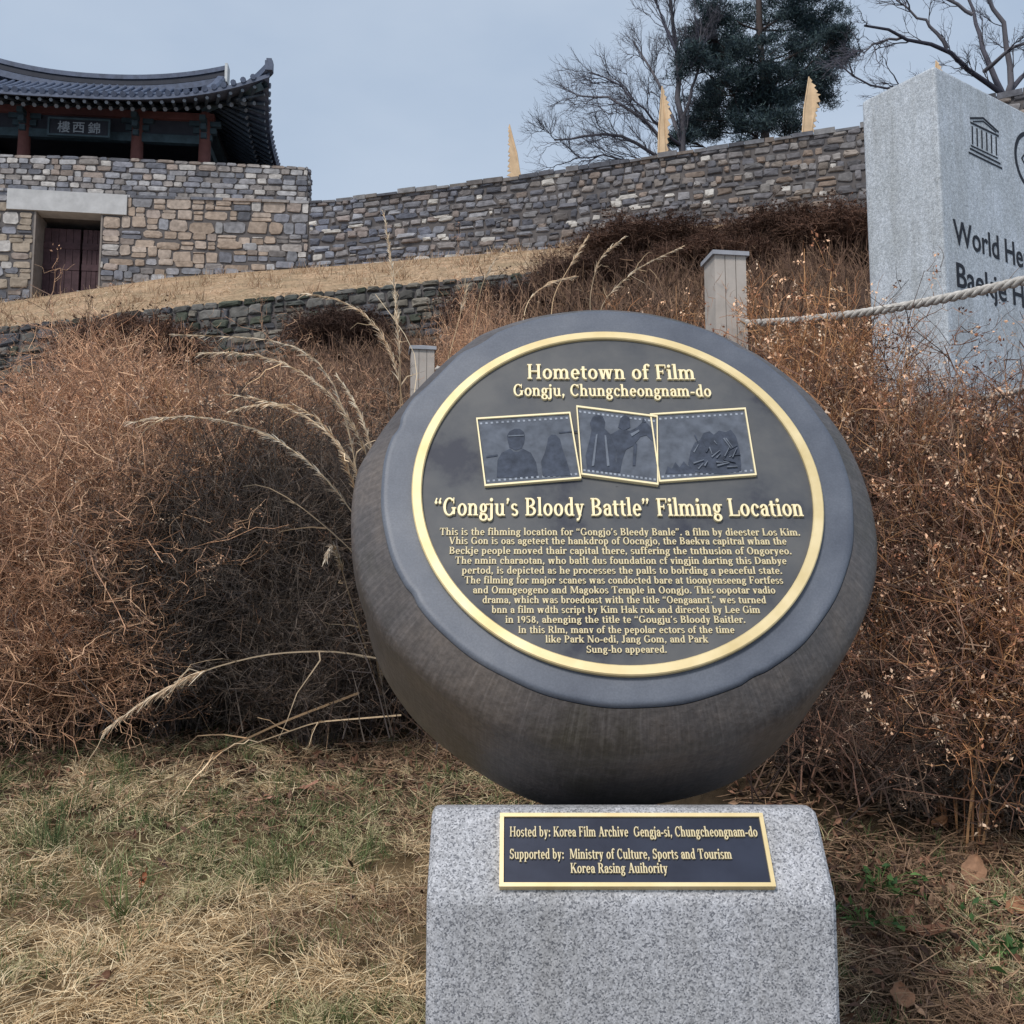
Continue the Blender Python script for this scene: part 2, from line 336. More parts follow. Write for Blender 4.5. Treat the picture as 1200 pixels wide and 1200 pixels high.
class Face:                     # a wall face following two photographed lines at a known distance
    def __init__(s, x0, x1, top, base, wd, n=60, push=0.0, basez=None):
        xs = np.linspace(x0, x1, n); s.T = np.array([P(x, top(x), wd(x)) for x in xs]); B = np.array([P(x, base(x), wd(x)) for x in xs])
        s.B = s.T.copy(); s.B[:, 2] = B[:, 2] if basez is None else basez
        d = np.linalg.norm(np.diff(s.T[:, :2], axis=0), axis=1); s.s = np.r_[0, np.cumsum(d)]; s.L = s.s[-1]
        tg = np.gradient(s.T[:, :2], axis=0); tg /= np.linalg.norm(tg, axis=1, keepdims=True); s.nrm = np.c_[tg[:, 1], -tg[:, 0], np.zeros(n)]
        s.T += s.nrm*push; s.B += s.nrm*push; s.H = float(np.mean(s.T[:, 2]-s.B[:, 2])); s.xs = xs
    def __call__(s, u, f, o):
        I = lambda A: np.array([np.interp(u, s.s, A[:, k]) for k in range(3)])
        return I(s.B)*(1-f)+I(s.T)*f+I(s.nrm)*o
    def u_at(s, px): return float(np.interp(px, s.xs, s.s))
    def solid(s, g, u0, u1, f0, f1, thick, n=20, front=0.0, col=None):
        us = np.linspace(u0, u1, n); ring = [(f0, front), (f1, front), (f1, -thick), (f0, -thick), (f0, front)]
        pts = np.array([[s(u, f, o) for f, o in ring] for u in us]); g.grid(pts, col, flip=False)
        for u, fl in ((u0, 1), (u1, 0)):
            V = [s(u, f, o) for f, o in ring[:4]]; g.add(V, [[0, 1, 2, 3] if fl else [3, 2, 1, 0]], col)
def gatecol(p, m, rng):
    c = STONES[rng.randrange(len(STONES))]*rng.uniform(.75, 1.25)
    if rng.random() < .1: c = srgb(176, 172, 168)*rng.uniform(.9, 1.1)
    return c
GF = Face(-320, 362, lambda x: ip(TOPL, x), lambda x: 372, lambda x: ip(WD, x), 50, basez=P(0, 372, 33)[2])
door_u0, door_u1 = GF.u_at(42), GF.u_at(122)
zdoor0, zdoor1 = GF.B[0, 2], P(80, 251, 33.2)[2]
fd = lambda z: (z-GF.B[0, 2])/GF.H
lin_u0, lin_u1 = GF.u_at(10), GF.u_at(150); lin_f0, lin_f1 = fd(zdoor1), fd(P(80, 227, 33.2)[2])
gate = thing('fortress_gate', 'squared stone gate block with dark doorway under a pale lintel beam', 'gate', GF(door_u0, 0, 0))
def warm(p, m, rng):
    c = gatecol(p, m, rng); d = p-door_u1
    if -.3 < d < 5.5 and m > .42 and rng.random() < .75: c = [srgb(164, 148, 134), srgb(152, 136, 122), srgb(170, 156, 144)][rng.randrange(3)]*rng.uniform(.85, 1.1)
    if p < door_u0 and rng.random() < .5: c = srgb(152, 140, 126)*rng.uniform(.8, 1.1)
    return c
g = Geo(); lay(g, GF, GF.L, GF.H, 13, .32, .72, warm, random.Random(3), [(door_u0, door_u1, -1, lin_f0+.001), (lin_u0, lin_u1, lin_f0, lin_f1)])
obj('stone_facing', g, M['stone'], gate)
g = Geo(); GF.solid(g, 0, door_u0, 0, 1, 4.5); GF.solid(g, door_u1, GF.L, 0, 1, 4.5); GF.solid(g, door_u0, door_u1, lin_f0+.003, 1, 4.5, 4)
obj('wall_core', g, M['mortar'], gate)
g = Geo()
for u, o in ((door_u0, -1), (door_u1, 1)):      # dressed jambs lining the passage
    GF.solid(g, u+.0 if o < 0 else u-.06, u+.06 if o < 0 else u-.0, 0, lin_f0-.002, 1.0, 3, .02)
obj('jamb', g, M['jamb'], gate)
g = Geo(); GF.solid(g, lin_u0, lin_u1, lin_f0, lin_f1-.005, .55, 8, .1); obj('lintel', g, M['lintel'], gate)
dm = (door_u0+door_u1)/2+.18
for a, b_ in ((door_u0+.065, dm-.015), (dm+.06, door_u1-.065)):
    g = Geo(); n = 5
    for k in range(n): GF.solid(g, a+(b_-a)*k/n+.008, a+(b_-a)*(k+1)/n-.008, .05, lin_f0-.06, 1.0, 2, -.8)
    for f in (.2, .45, .62): GF.solid(g, a, b_, f, f+.05, .82, 2, -.78)
    obj('door_leaf', g, M['door_wood'], gate)
g = Geo(); GF.solid(g, dm-.03, dm+.07, .1, .28, .78, 2, -.7); obj('door_stop', g, M['lime'], gate)
# parapet in front of the pavilion
PT = lambda x: np.interp(x, [-320, 0, 120, 362], [176, 181, 184, 196])
PF = Face(-320, 361, PT, lambda x: ip(TOPL, x), lambda x: ip(WD, x), 40, push=.0)
g = Geo(); lay(g, PF, PF.L, PF.H, 7, .28, .62, gatecol, random.Random(5)); obj('parapet_facing', g, M['stone'], gate)
g = Geo(); PF.solid(g, 0, PF.L, .002, .985, .7); 
obj('parapet_core', g, M['mortar'], gate)
g = Geo(); 
rr = random.Random(12)
for k in range(6):      # the end of the parapet shows its stones too
    def ef(s, f, o): return PF(PF.L, f, -s) + np.array([1, .1, 0])*o
    stone(g, ef, 0, .35, k/6, (k+1)/6, PF.H, gatecol(0, 0, rr), rr); stone(g, ef, .35, .7, k/6, (k+1)/6, PF.H, gatecol(0, 0, rr), rr)
obj('parapet_end', g, M['stone'], gate)
g = Geo(); u = 0
while u < GF.L:
    w = rr.uniform(.5, 1.5); GF.solid(g, u, min(u+w-.02, GF.L), .985, 1.006, .3, 2, rr.uniform(.05, .1), STONES[rr.randrange(9)]); u += w
obj('ledge_slab', g, M['stone'], gate)
# long rampart climbing to the right
RF = Face(362.5, 1560, lambda x: ip(TOPL, x), lambda x: ip(BASEL, x)+14, lambda x: ip(WD, x), 90)
wall = thing('fortress_wall', 'long grey rubble stone rampart climbing the slope from the gate to the right', 'wall', RF(0, 0, 0))
def rub(p, m, rng):
    if rng.random() < .07: return srgb(186, 182, 176)*rng.uniform(.85, 1.1)
    k = .5+.5*sin(p*.45+m*2)*sin(p*.17+1.3); w = min(1, p/16)
    return STONES[rng.randrange(len(STONES))]*rng.uniform(.6, 1.02)*(.84+.26*k)*(np.array([1.06, 1.0, .93])*w+np.array([.95, .99, 1.07])*(1-w))
g = Geo(); lay(g, RF, RF.L, RF.H, 13, .2, .6, rub, random.Random(8), jag=.3, bulge=.06, wav=.055); obj('stone_facing', g, M['stone'], wall)
g = Geo(); RF.solid(g, .001, RF.L, 0, .985, .9, 80); obj('wall_core', g, M['mortar'], wall)
g = Geo(); u = .01
while u < RF.L-.3:
    w = rr.uniform(.3, .75); RF.solid(g, u, u+w-.02, .975, 1.0+rr.uniform(.0, .035), .9, 2, rr.uniform(.06, .14), STONES[rr.randrange(9)]*.62); u += w
obj('coping_stones', g, M['stone'], wall)
# low retaining wall under the grass terrace
LF = Face(-330, 640, lambda x: ip(RT, x)+3, lambda x: ip(RB, x)+8, lambda x: 24, 60)
low = thing('retaining_wall', 'low dark mossy rubble retaining wall below the tan grass terrace', 'wall', LF(0, 0, 0))
g = Geo(); lay(g, LF, LF.L, LF.H, 8, .22, .5, lambda p, m, r: DARKS[r.randrange(6)]*r.uniform(.6, 1.15), random.Random(9), jag=.26, bulge=.07); obj('stone_facing', g, M['stone'], low)
g = Geo(); LF.solid(g, 0, LF.L, 0, .97, .5, 50); obj('wall_core', g, M['mortar'], low)
# ------------------------------------------------------------------ gate pavilion
O = P(94, 186, 34.6); yaw = radians(5.7); ZF = O[2]-1.2
pav = thing('gate_pavilion', 'wooden gate pavilion with curved dark tiled roof above the stone gate', 'pavilion', (O[0], O[1], ZF))
RX, RY = np.array([cos(yaw), sin(yaw), 0]), np.array([-sin(yaw), cos(yaw), 0])
BD = 4.6                                           # depth between the column rows
def pv(x, y, z): return np.array([O[0], O[1], 0]) + RX*x + RY*(y) + np.array([0, 0, z])     # y=0: front columns
AX = [RX, RY, (0, 0, 1)]
zE = P(150, 108, 32.4)[2]; zR = P(94, 87, 36.8)[2]; HA, HB, XG = 6.52, BD/2+2.15, 4.35
def prof(d): u = np.clip(d/HB, 0, 1); return (zR-.45-zE)*(.72*u+.28*u*u)
def roofz(x, y):                                   # plan x, y (y from the middle)
    ax, ay = np.abs(x), np.abs(y)
    fl = np.clip(ax/HA, 0, 1)**3.2*np.clip(ay/HB, 0, 1)**2.5*.95
    d = np.minimum(HB-ay, np.where(ax > XG, (HA-ax)*(HB/(HA-XG))*.62, 99))
    return zE + prof(np.maximum(d, 0)) + fl
def plan(x, y):                                    # corners of a Korean eave swing outwards
    k = np.clip(np.abs(x)/HA, 0, 1)**3*np.clip(np.abs(y)/HB, 0, 1)**3
    return x*(1+.05*k), y*(1+.06*k)
def rp3(x, y, dz=0):
    X2, Y2 = plan(x, y); return pv(X2, Y2+BD/2, roofz(x, y)+dz)
roof_g = Geo()
xs = np.r_[np.linspace(-HA, -XG-.01, 14), np.linspace(-XG, XG, 30), np.linspace(XG+.01, HA, 14)]; ys = np.linspace(-HB, HB, 41)
up = np.array([[rp3(x, y) for y in ys] for x in xs]); roof_g.grid(up, flip=True)
dn = up.copy(); dn[..., 2] -= .14; roof_g.grid(dn)
for e in (np.array([up[:, 0], dn[:, 0]]), np.array([dn[:, -1], up[:, -1]]), np.array([dn[0], up[0]]), np.array([up[-1], dn[-1]])): roof_g.grid(e)
roof = obj('roof', roof_g, M['roof_tile'], pav, smooth=False)
tg = Geo(); ends = tg
def rib(xys):
    p = np.array([rp3(x, y, .05) for x, y in xys]); tg.tubes(p[None], .085, None, 7)
    q = p[0]; dr = (p[0]-p[1])/np.linalg.norm(p[0]-p[1]); ends.tubes(np.array([[q+dr*.001, q+dr*.05]]), np.array([[.1, .1]]), None, 8); ends.tubes(np.array([[q+dr*.05, q+dr*.051]]), np.array([[.1, .004]]), None, 8)
for x in np.arange(-HA+.1, HA, .29):
    for sgn in (-1, 1):
        ex = 0 if abs(x) <= XG else HB*(1-min(1, (HA-abs(x))*.62/(HA-XG)))
        if HB-ex > .25: rib([(x, sgn*y) for y in np.linspace(HB, ex+.02, 14)])
for y in np.arange(-HB+.15, HB, .29):
    for sgn in (-1, 1):
        d = (HB-abs(y))/(HB/(HA-XG)*.62); ex = max(HA-d, XG)
        if HA-ex > .2: rib([(sgn*x, y) for x in np.linspace(HA, ex+.02, 8)])
obj('tile_rows', tg, M['roof_tile'], roof, smooth=True)
rg = Geo()                                          # main ridge, sagging in the middle, with lime bed
def ridge(g, pts, w, h, lean=None):
    pts = np.array(pts); t = np.gradient(pts, axis=0); t /= np.linalg.norm(t, axis=1, keepdims=True); sd_ = np.cross(t, [0, 0, 1]); sd_ /= np.linalg.norm(sd_, axis=1, keepdims=True)
    prof_ = [(-w/2, 0), (-w/2, h*.8), (-w*.3, h), (w*.3, h), (w/2, h*.8), (w/2, 0), (-w/2, 0)]
    G = np.array([[p+s_*a+np.array([0, 0, b]) for a, b in prof_] for p, s_ in zip(pts, sd_)]); g.grid(G)
    g.add(G[0, :6], [[0, 1, 2, 3, 4, 5]]); g.add(G[-1, :6], [[5, 4, 3, 2, 1, 0]])
rz = lambda x: zR-.5+.55*(abs(x)/XG)**2.2
for k, (dz, w, h) in enumerate(((-.25, .5, .3), (.05, .36, .24), (.27, .44, .22))):
    g = Geo(); ridge(g, [pv(x, BD/2, rz(x)+dz) for x in np.linspace(-XG-.15, XG+.15, 31)], w, h); obj('ridge', g, M['roof_tile'] if k != 1 else M['dark_wood'], roof)
for sx in (-1, 1):
    g = Geo(); g.box(pv(sx*(XG+.2), BD/2, rz(XG)+.2), .1, .5, .75, None, AX); obj('ridge_end_tile', g, M['lime'], roof)
    for sy in (-1, 1):
        g = Geo(); pts = [rp3(sx*XG, sy*y, .08+.0*y)+np.array([0, 0, .25*(1-y/(HB*.6))]) for y in np.linspace(.1, HB*.62, 10)]; ridge(g, pts, .34, .4); obj('gable_ridge', g, M['roof_tile'], roof)
        g = Geo(); pts = []
        for q in np.linspace(0, 1, 12):
            d0 = HB*.38*(1-q)+.02; xx = HA-d0/(HB/(HA-XG)*.62); pts.append(rp3(sx*min(xx, HA), sy*(HB-d0), .04))
        ridge(g, pts, .32, .3); e = pts[-1]; g.box(e+np.array([0, 0, .2]), .26, .26, .34, None, AX); g.box(e+np.array([0, 0, .41]), .18, .18, .12, None, AX); obj('hip_ridge', g, M['roof_tile'], roof)
    g = Geo(); g.prism([pv(sx*(XG-.05), BD/2+y, z) for y, z in ((-HB*.58, zE+prof(HB*.38)-.1), (HB*.58, zE+prof(HB*.38)-.1), (0, zR-.35))], RX*sx*.1); obj('gable_board', g, M['dark_wood'], roof)
# rafters, two tiers, pale painted ends
ra = Geo(); tips = ra; M['rafter'] = mat_attr('painted_rafter', .7, 4, .75, 1.25); RC, TC = srgb(60, 70, 82), srgb(112, 120, 130)
def rafter(x0, y0, x1, y1, dz, r, tip=True):
    a = rp3(x0, y0, dz); b = rp3(x1, y1, 0); b[2] = a[2]+.95 if dz < -.25 else rp3(x1, y1)[2]-.3
    ra.tubes([[a, b]], r, RC, 6); d = (a-b)/np.linalg.norm(a-b)
    tips.tubes([[a+d*.002, a+d*.02], [a+d*.02, a+d*.021]], [[r*1.02, r*1.02], [r*1.02, .003]], TC, 6)
for x in np.arange(-HA+.35, HA-.2, .36):
    xi = np.clip(x, -4.3, 4.3)
    for s_ in (-1, 1):
        rafter(x, s_*(HB-.75), xi, s_*(BD/2-.05), -.42, .075); rafter(x+.03, s_*(HB-.14), x*.97, s_*(HB-1.0), -.24, .06)
for y in np.arange(-HB+.5, HB-.3, .36):
    yi = np.clip(y, -BD/2, BD/2)
    for s_ in (-1, 1):
        rafter(s_*(HA-.75), y, s_*4.25, yi, -.42, .075); rafter(s_*(HA-.14), y, s_*(HA-1.0), y*.97, -.24, .06)
obj('rafters', ra, M['rafter'], pav)
for sx in (-1, 1):
    for sy in (-1, 1):
        g = Geo(); g.tubes([[rp3(sx*HA*.98, sy*HB*.98, -.3), pv(sx*4.2, BD/2+sy*BD/2, zE+.75)]], .16, None, 4); obj('hip_rafter', g, M['teal_wood'], pav)
# columns, beams, brackets, back boards, floor
cx_ = (-4.28, -1.93, 1.93, 4.28); zc = P(163, 163, 34.6)[2]
for x in cx_:
    for y in (0, BD):
        g = Geo(); g.tubes([[pv(x, y, ZF), pv(x, y, (ZF+zc)/2), pv(x, y, zE+.6)]], [[.23, .22, .2]], None, 14); c_ = obj('column', g, M['red_wood'], pav, smooth=True)
        g = Geo()
        for k, (w, h) in enumerate(((.5, .2), (.8, .2), (1.1, .18))):
            g.box(pv(x, y+(-.05 if y == 0 else .05), zc+.22+.26*k), .2, w, h, None, AX); g.box(pv(x, y, zc+.23+.26*k), w, .18, h, None, AX)
        obj('bracket', g, M['teal_wood'], c_)
for y in (0, BD):
    g = Geo(); g.box(pv(0, y, zc+.12), 8.9, .22, .3, None, AX); obj('lower_beam', g, M['teal_wood'], pav)
    g = Geo(); g.box(pv(0, y, zE+.42), 9.2, .3, .26, None, AX); obj('upper_beam', g, M['red_wood'], pav)
    g = Geo(); g.box(pv(0, y+.04, (zc+.27+zE+.29)/2), 8.7, .08, zE+.29-zc-.27, None, AX); obj('frieze_board', g, M['dark_wood'], pav)
for x in (-4.28, 4.28):
    g = Geo(); g.box(pv(x, BD/2, zc+.12), .2, BD-.3, .3, None, AX); g.box(pv(x, BD/2, zE+.42), .28, BD-.4, .26, None, AX); obj('side_beam', g, M['teal_wood'], pav)
g = Geo(); g.box(pv(0, BD-.2, (ZF+zc)/2), 8.4, .08, zc-ZF-.05, None, AX); obj('back_boarding', g, M['dark_wood'], pav)
g = Geo(); g.box(pv(0, BD/2, zE+.62), 8.9, BD-.1, .06, None, AX); obj('ceiling_board', g, M['dark_wood'], pav)
g = Geo(); g.box(pv(0, BD/2, ZF-.16), 9.6, BD+1.0, .3, None, AX); obj('deck', g, M['dark_wood'], pav)
nb = Geo(); nc = P(93, 150, 34.0); nb.box(nc, 1.95, .07, .55, None, AX); brd = obj('name_board', nb, M['board'], pav)
g = Geo(); 
for dx, dz, w, h in ((0, .3, 2.1, .06), (0, -.3, 2.1, .06), (-1.02, 0, .06, .55), (1.02, 0, .06, .55)): g.box(nc+RX*dx+np.array([0, 0, dz])-RY*.02, w, .1, h, None, AX)
obj('board_rim', g, M['teal_wood'], brd)
def text_polys(body, size, offset=0.0):
    cu = bpy.data.curves.new('txt', 'FONT'); cu.body = body; cu.size = size; cu.offset = offset; cu.extrude = .002; cu.resolution_u = 3
    o = bpy.data.objects.new('txt', cu); COL.objects.link(o); dg_ = bpy.context.evaluated_depsgraph_get(); me_ = bpy.data.meshes.new_from_object(o.evaluated_get(dg_))
    V = np.array([v.co[:] for v in me_.vertices]); F = [list(p.vertices) for p in me_.polygons]
    bpy.data.objects.remove(o); bpy.data.curves.remove(cu); bpy.data.meshes.remove(me_)
    return V, F
g = Geo()
for k, ch in enumerate('樓西錦'):
    V, F = text_polys(ch, .44, .004)
    if len(V): V[:, 0] += -.22-V[:, 0].mean()+.22+(k-1)*.5; V[:, 1] -= V[:, 1].mean(); g.add([nc-RY*(.036+2*v[2])+RX*v[0]+np.array([0, 0, v[1]]) for v in V], F)
obj('lettering', g, M['gilt'], brd)
# ------------------------------------------------------------------ saw-edged banners on the rampart
def banner(base_px, base_py, tip_px, tip_py, wid, d, teeth, label, sgn):
    B, Tp = P(base_px, base_py+6, d), P(tip_px, tip_py, d); ax = Tp-B; Ln = np.linalg.norm(ax); ax /= Ln
    sd_ = np.cross(ax, [0, 1, 0]); sd_ /= np.linalg.norm(sd_); sd_ *= sgn*np.sign(sd_[0])
    r = thing('banner', label, 'banner', B, 'tan banners along the rampart')
    w = wid*d/1200; out = []
    n = 13
    for k in range(n):
        t_ = (k+.5*rr.random()*(k > 0))/n; env = w*(1-t_*.93 if teeth == 'taper' else (1.0 if t_ < .72 else (1-t_)/.28*.9+.08))
        out += [(t_*Ln*.98, env*rr.uniform(.72, .86)), ((t_+rr.uniform(.3, .5)/n)*Ln*.98, env*rr.uniform(.93, 1.08))]
    poly = [B] + [B+ax*a+sd_*e+np.array([0, .06*sin(a*3), 0]) for a, e in out] + [Tp]
    g = Geo(); g.prism(poly, [0, .03, 0]); obj('cloth', g, M['banner'], r)
    g = Geo(); g.tubes([[B-[0, 0, .5], B-sd_*.02+ax*Ln*.5, Tp]], [[.03, .028, .02]], None, 8); obj('pole', g, M['banner'], r, smooth=True)
banner(613, 209, 597, 146, 19, 34.2, 'taper', 'tan banner tapering to a point, standing alone against open sky', -1)
banner(770, 186, 776, 101, 13, 33.2, 'full', 'slim tan banner in front of the bare spreading tree', 1)
banner(938, 160, 948, 90, 17, 31.8, 'full', 'broad tan banner standing in front of the dark pine', 1)
banner(1094, 134, 1097, 71, 12, 30.4, 'full', 'tan banner whose tip just shows above the inscribed stele', 1)
# ------------------------------------------------------------------ serif letters for the plaques
WS, TS, SX, SH = .118, .05, .05, .042
def gl_st(x, y0, y1, b='b', t='b', w=WS):
    r = [[(x-w/2, y0), (x+w/2, y0), (x+w/2, y1), (x-w/2, y1)]]
    for y, s_ in ((y0, b), (y1-SH, t)):
        if s_:
            a = x-w/2-(SX if s_ in 'bl' else 0); c = x+w/2+(SX if s_ in 'br' else 0); r.append([(a, y), (c, y), (c, y+SH), (a, y+SH)])
    return r
def gl_h(x0, x1, y, h=TS): return [[(x0, y-h/2), (x1, y-h/2), (x1, y+h/2), (x0, y+h/2)]]
def gl_r(x0, y0, x1, y1): return [[(x0, y0), (x1, y0), (x1, y1), (x0, y1)]]
def gl_a(cx, cy, rx, ry, a0, a1, w=WS):
    out = []; m = max(1, int(abs(a1-a0)//181)+1)
    for q in range(m):
        aa = np.radians(np.linspace(a0+(a1-a0)*q/m, a0+(a1-a0)*(q+1)/m, 9))
        o_ = [(cx+rx*cos(a), cy+ry*sin(a)) for a in aa]; i_ = [(cx+(rx-w)*cos(a), cy+(ry-TS*1.15)*sin(a)) for a in aa]
        out.append(o_+i_[::-1])
    return out
def gl_d(x0, y0, x1, y1, w): return [[(x0-w/2, y0), (x0+w/2, y0), (x1+w/2, y1), (x1-w/2, y1)]]
def gl_o(cx, cy, r): return [[(cx+r*cos(a), cy+r*sin(a)) for a in np.linspace(0, 2*pi, 9)[:-1]]]
st, hb, rc_, ar, dg, dt = gl_st, gl_h, gl_r, gl_a, gl_d, gl_o
arch = lambda x: ar(x, .29, .178, .19, 0, 150)
def vee(x, h, w=.42): return dg(x+.09, h, x+w*.52, 0, .13)+dg(x+w-.07, h, x+w*.52, 0, .065)+hb(x, x+.2, h-SH/2, SH)+hb(x+w-.17, x+w+.01, h-SH/2, SH)
GLY = {
 'a': (.44, st(.33, 0, .33, 'r', '')+ar(.21, .33, .178, .145, 0, 165)+ar(.205, .145, .165, .155, 70, 320)+dt(.085, .36, .055)),
 'b': (.5, st(.12, .03, .73, '', 'l')+ar(.24, .235, .21, .25, -135, 135)), 'c': (.44, ar(.24, .235, .2, .25, 40, 318)+dt(.36, .37, .06)),
 'd': (.5, st(.37, 0, .73, 'r', 'l')+ar(.25, .235, .21, .25, 45, 315)), 'e': (.46, ar(.24, .235, .2, .25, 0, 318)+hb(.1, .43, .245)),
 'f': (.33, st(.15, 0, .58, 'b', '')+ar(.27, .57, .178, .17, 70, 180)+dt(.33, .66, .055)+hb(.03, .31, .45)),
 'g': (.46, ar(.21, .3, .17, .185, 0, 360)+ar(.22, -.06, .2, .15, 0, 360)+dg(.1, .12, .12, .06, .1)+hb(.33, .47, .44)),
 'h': (.52, st(.12, 0, .73, 'b', 'l')+arch(.261)+st(.38, 0, .3, 'b', '')), 'i': (.26, st(.13, 0, .47, 'b', 'l')+dt(.125, .63, .075)),
 'j': (.26, st(.13, -.08, .47, '', 'l')+ar(.02, -.07, .169, .14, 265, 360)+dt(.125, .63, .075)+dt(.0, -.15, .05)),
 'k': (.51, st(.12, 0, .73, 'b', 'l')+dg(.17, .18, .37, .44, .07)+dg(.42, 0, .25, .29, .14)+hb(.28, .48, .45, SH)+hb(.31, .52, .02, SH)),
 'l': (.26, st(.13, 0, .73, 'b', 'l')),
 'm': (.78, st(.12, 0, .47, 'b', 'l')+arch(.261)+st(.38, 0, .3, 'b', '')+arch(.521)+st(.64, 0, .3, 'b', '')),
 'n': (.52, st(.12, 0, .47, 'b', 'l')+arch(.261)+st(.38, 0, .3, 'b', '')), 'o': (.49, ar(.245, .235, .215, .25, 0, 360)),
 'p': (.5, st(.12, -.21, .47, 'b', 'l')+ar(.24, .235, .21, .25, -135, 135)), 'r': (.38, st(.12, 0, .47, 'b', 'l')+ar(.26, .3, .178, .18, 60, 155)+dt(.32, .4, .065)),
 's': (.39, ar(.19, .35, .155, .13, 25, 270, .1)+ar(.195, .12, .165, .135, -155, 90, .1)), 't': (.33, st(.15, .1, .6, '', '')+ar(.25, .13, .159, .145, 180, 290)+hb(.03, .31, .45)),
 'u': (.52, st(.12, .15, .47, '', 'l')+ar(.25, .17, .189, .185, 180, 330)+st(.38, 0, .47, 'r', 'l')), 'v': (.46, vee(.02, .47)), 'w': (.72, vee(.02, .47, .38)+vee(.29, .47, .38)),
 'y': (.46, vee(.02, .47)+dg(.245, .02, .16, -.17, .07)+dt(.12, -.15, .055)),
 'A': (.64, dg(.12, 0, .31, .7, .06)+dg(.52, 0, .32, .7, .14)+hb(.17, .46, .24)+hb(.02, .22, .02, SH)+hb(.4, .64, .02, SH)),
 'B': (.58, st(.15, 0, .7, 'l', 'l')+ar(.26, .525, .23, .178, -90, 90)+ar(.27, .185, .26, .188, -90, 90)+hb(.15, .28, .675)+hb(.15, .28, .36)+hb(.15, .28, .025)),
 'C': (.6, ar(.32, .35, .28, .365, 45, 318)+rc_(.5, .47, .54, .71)), 'D': (.66, st(.15, 0, .7, 'l', 'l')+ar(.25, .35, .36, .352, -90, 90)+hb(.15, .27, .675)+hb(.15, .27, .025)),
 'E': (.56, st(.15, 0, .7)+hb(.15, .5, .675)+rc_(.47, .52, .51, .7)+hb(.15, .38, .36)+rc_(.35, .27, .39, .45)+hb(.15, .52, .025)+rc_(.49, 0, .53, .2)),
 'F': (.53, st(.15, 0, .7)+hb(.15, .5, .675)+rc_(.47, .52, .51, .7)+hb(.15, .38, .36)+rc_(.35, .27, .39, .45)),
 'G': (.67, ar(.32, .35, .28, .365, 45, 322)+rc_(.5, .47, .54, .71)+st(.53, .05, .32, '', 'b')), 'H': (.7, st(.15, 0, .7)+st(.55, 0, .7)+hb(.15, .55, .36)),
 'I': (.3, st(.15, 0, .7)), 'J': (.4, st(.24, .1, .7, '', 'b')+ar(.12, .12, .178, .16, 230, 360)+dt(.06, .05, .06)),
 'K': (.66, st(.15, 0, .7)+dg(.2, .27, .5, .68, .06)+dg(.55, 0, .3, .42, .15)+hb(.4, .62, .68, SH)+hb(.42, .68, .02, SH)),
 'L': (.55, st(.15, 0, .7)+hb(.15, .52, .025)+rc_(.49, 0, .53, .22)),
 'M': (.84, st(.13, 0, .7, 'b', 'l', .06)+dg(.18, .7, .42, .05, .13)+dg(.42, .05, .66, .7, .06)+st(.7, 0, .7, 'b', 'r')),
 'N': (.7, st(.13, 0, .7, 'b', 'l', .06)+dg(.17, .7, .55, 0, .14)+st(.57, 0, .7, '', 'b', .06)), 'O': (.66, ar(.33, .35, .29, .365, 0, 360)),
 'P': (.55, st(.15, 0, .7)+ar(.27, .5, .25, .2, -90, 90)+hb(.15, .29, .675)+hb(.15, .29, .325)),
 'R': (.62, st(.15, 0, .7)+ar(.27, .51, .24, .19, -90, 90)+hb(.15, .29, .675)+hb(.15, .29, .345)+dg(.52, 0, .32, .35, .14)+hb(.46, .63, .02, SH)),
 'S': (.5, ar(.25, .515, .2, .195, 20, 270)+ar(.25, .185, .21, .195, -160, 90)+rc_(.41, .5, .45, .7)+rc_(.04, 0, .08, .22)),
 'T': (.6, st(.3, 0, .7, 'b', '')+hb(.04, .56, .675)+rc_(.03, .5, .07, .7)+rc_(.53, .5, .57, .7)), 'V': (.64, vee(.02, .7, .58)),
 '1': (.36, st(.19, 0, .66, 'b', '')+dg(.08, .54, .17, .65, .06)), '9': (.48, ar(.24, .45, .19, .21, 0, 360)+ar(.2, .36, .23, .36, -75, 0)),
 '5': (.46, ar(.21, .2, .2, .21, -150, 100)+st(.1, .37, .66, '', '', .06)+hb(.08, .38, .62, .08)), '6': (.48, ar(.24, .21, .19, .21, 0, 360)+ar(.28, .3, .23, .36, 105, 180)),
 '8': (.48, ar(.24, .5, .16, .16, 0, 360)+ar(.24, .18, .19, .19, 0, 360)),
 ',': (.24, dt(.11, .06, .07)+dg(.13, .04, .08, -.12, .06)), '.': (.24, dt(.11, .06, .075)), ':': (.26, dt(.13, .07, .075)+dt(.13, .38, .075)), '-': (.32, hb(.04, .28, .23, .08)),
 '’': (.22, dt(.11, .63, .065)+dg(.13, .61, .07, .47, .06)),
 '“': (.4, dt(.1, .52, .065)+dg(.08, .54, .13, .69, .06)+dt(.28, .52, .065)+dg(.26, .54, .31, .69, .06)),
 '”': (.4, dt(.1, .64, .065)+dg(.12, .62, .07, .48, .06)+dt(.28, .64, .065)+dg(.3, .62, .25, .48, .06)), ' ': (.26, []),
}
def letters(g, text, fn, x0, x1, base, capT):          # fn(x, y, h) -> world; x0..x1 and heights in plane metres
    adv = sum(GLY[c][0] for c in text); k = (x1-x0)/adv; ky = capT/.7; x = x0; q = 0
    for c in text:
        a, prims = GLY[c]
        for p in prims:
            q = (q+1) % 9; h = HT*(1+.012*q); poly = [fn(x+u*k, base+v*ky, 0) for u, v in p]
            g.prism(poly, fn(0, 0, h)-fn(0, 0, 0))
        x += a*k
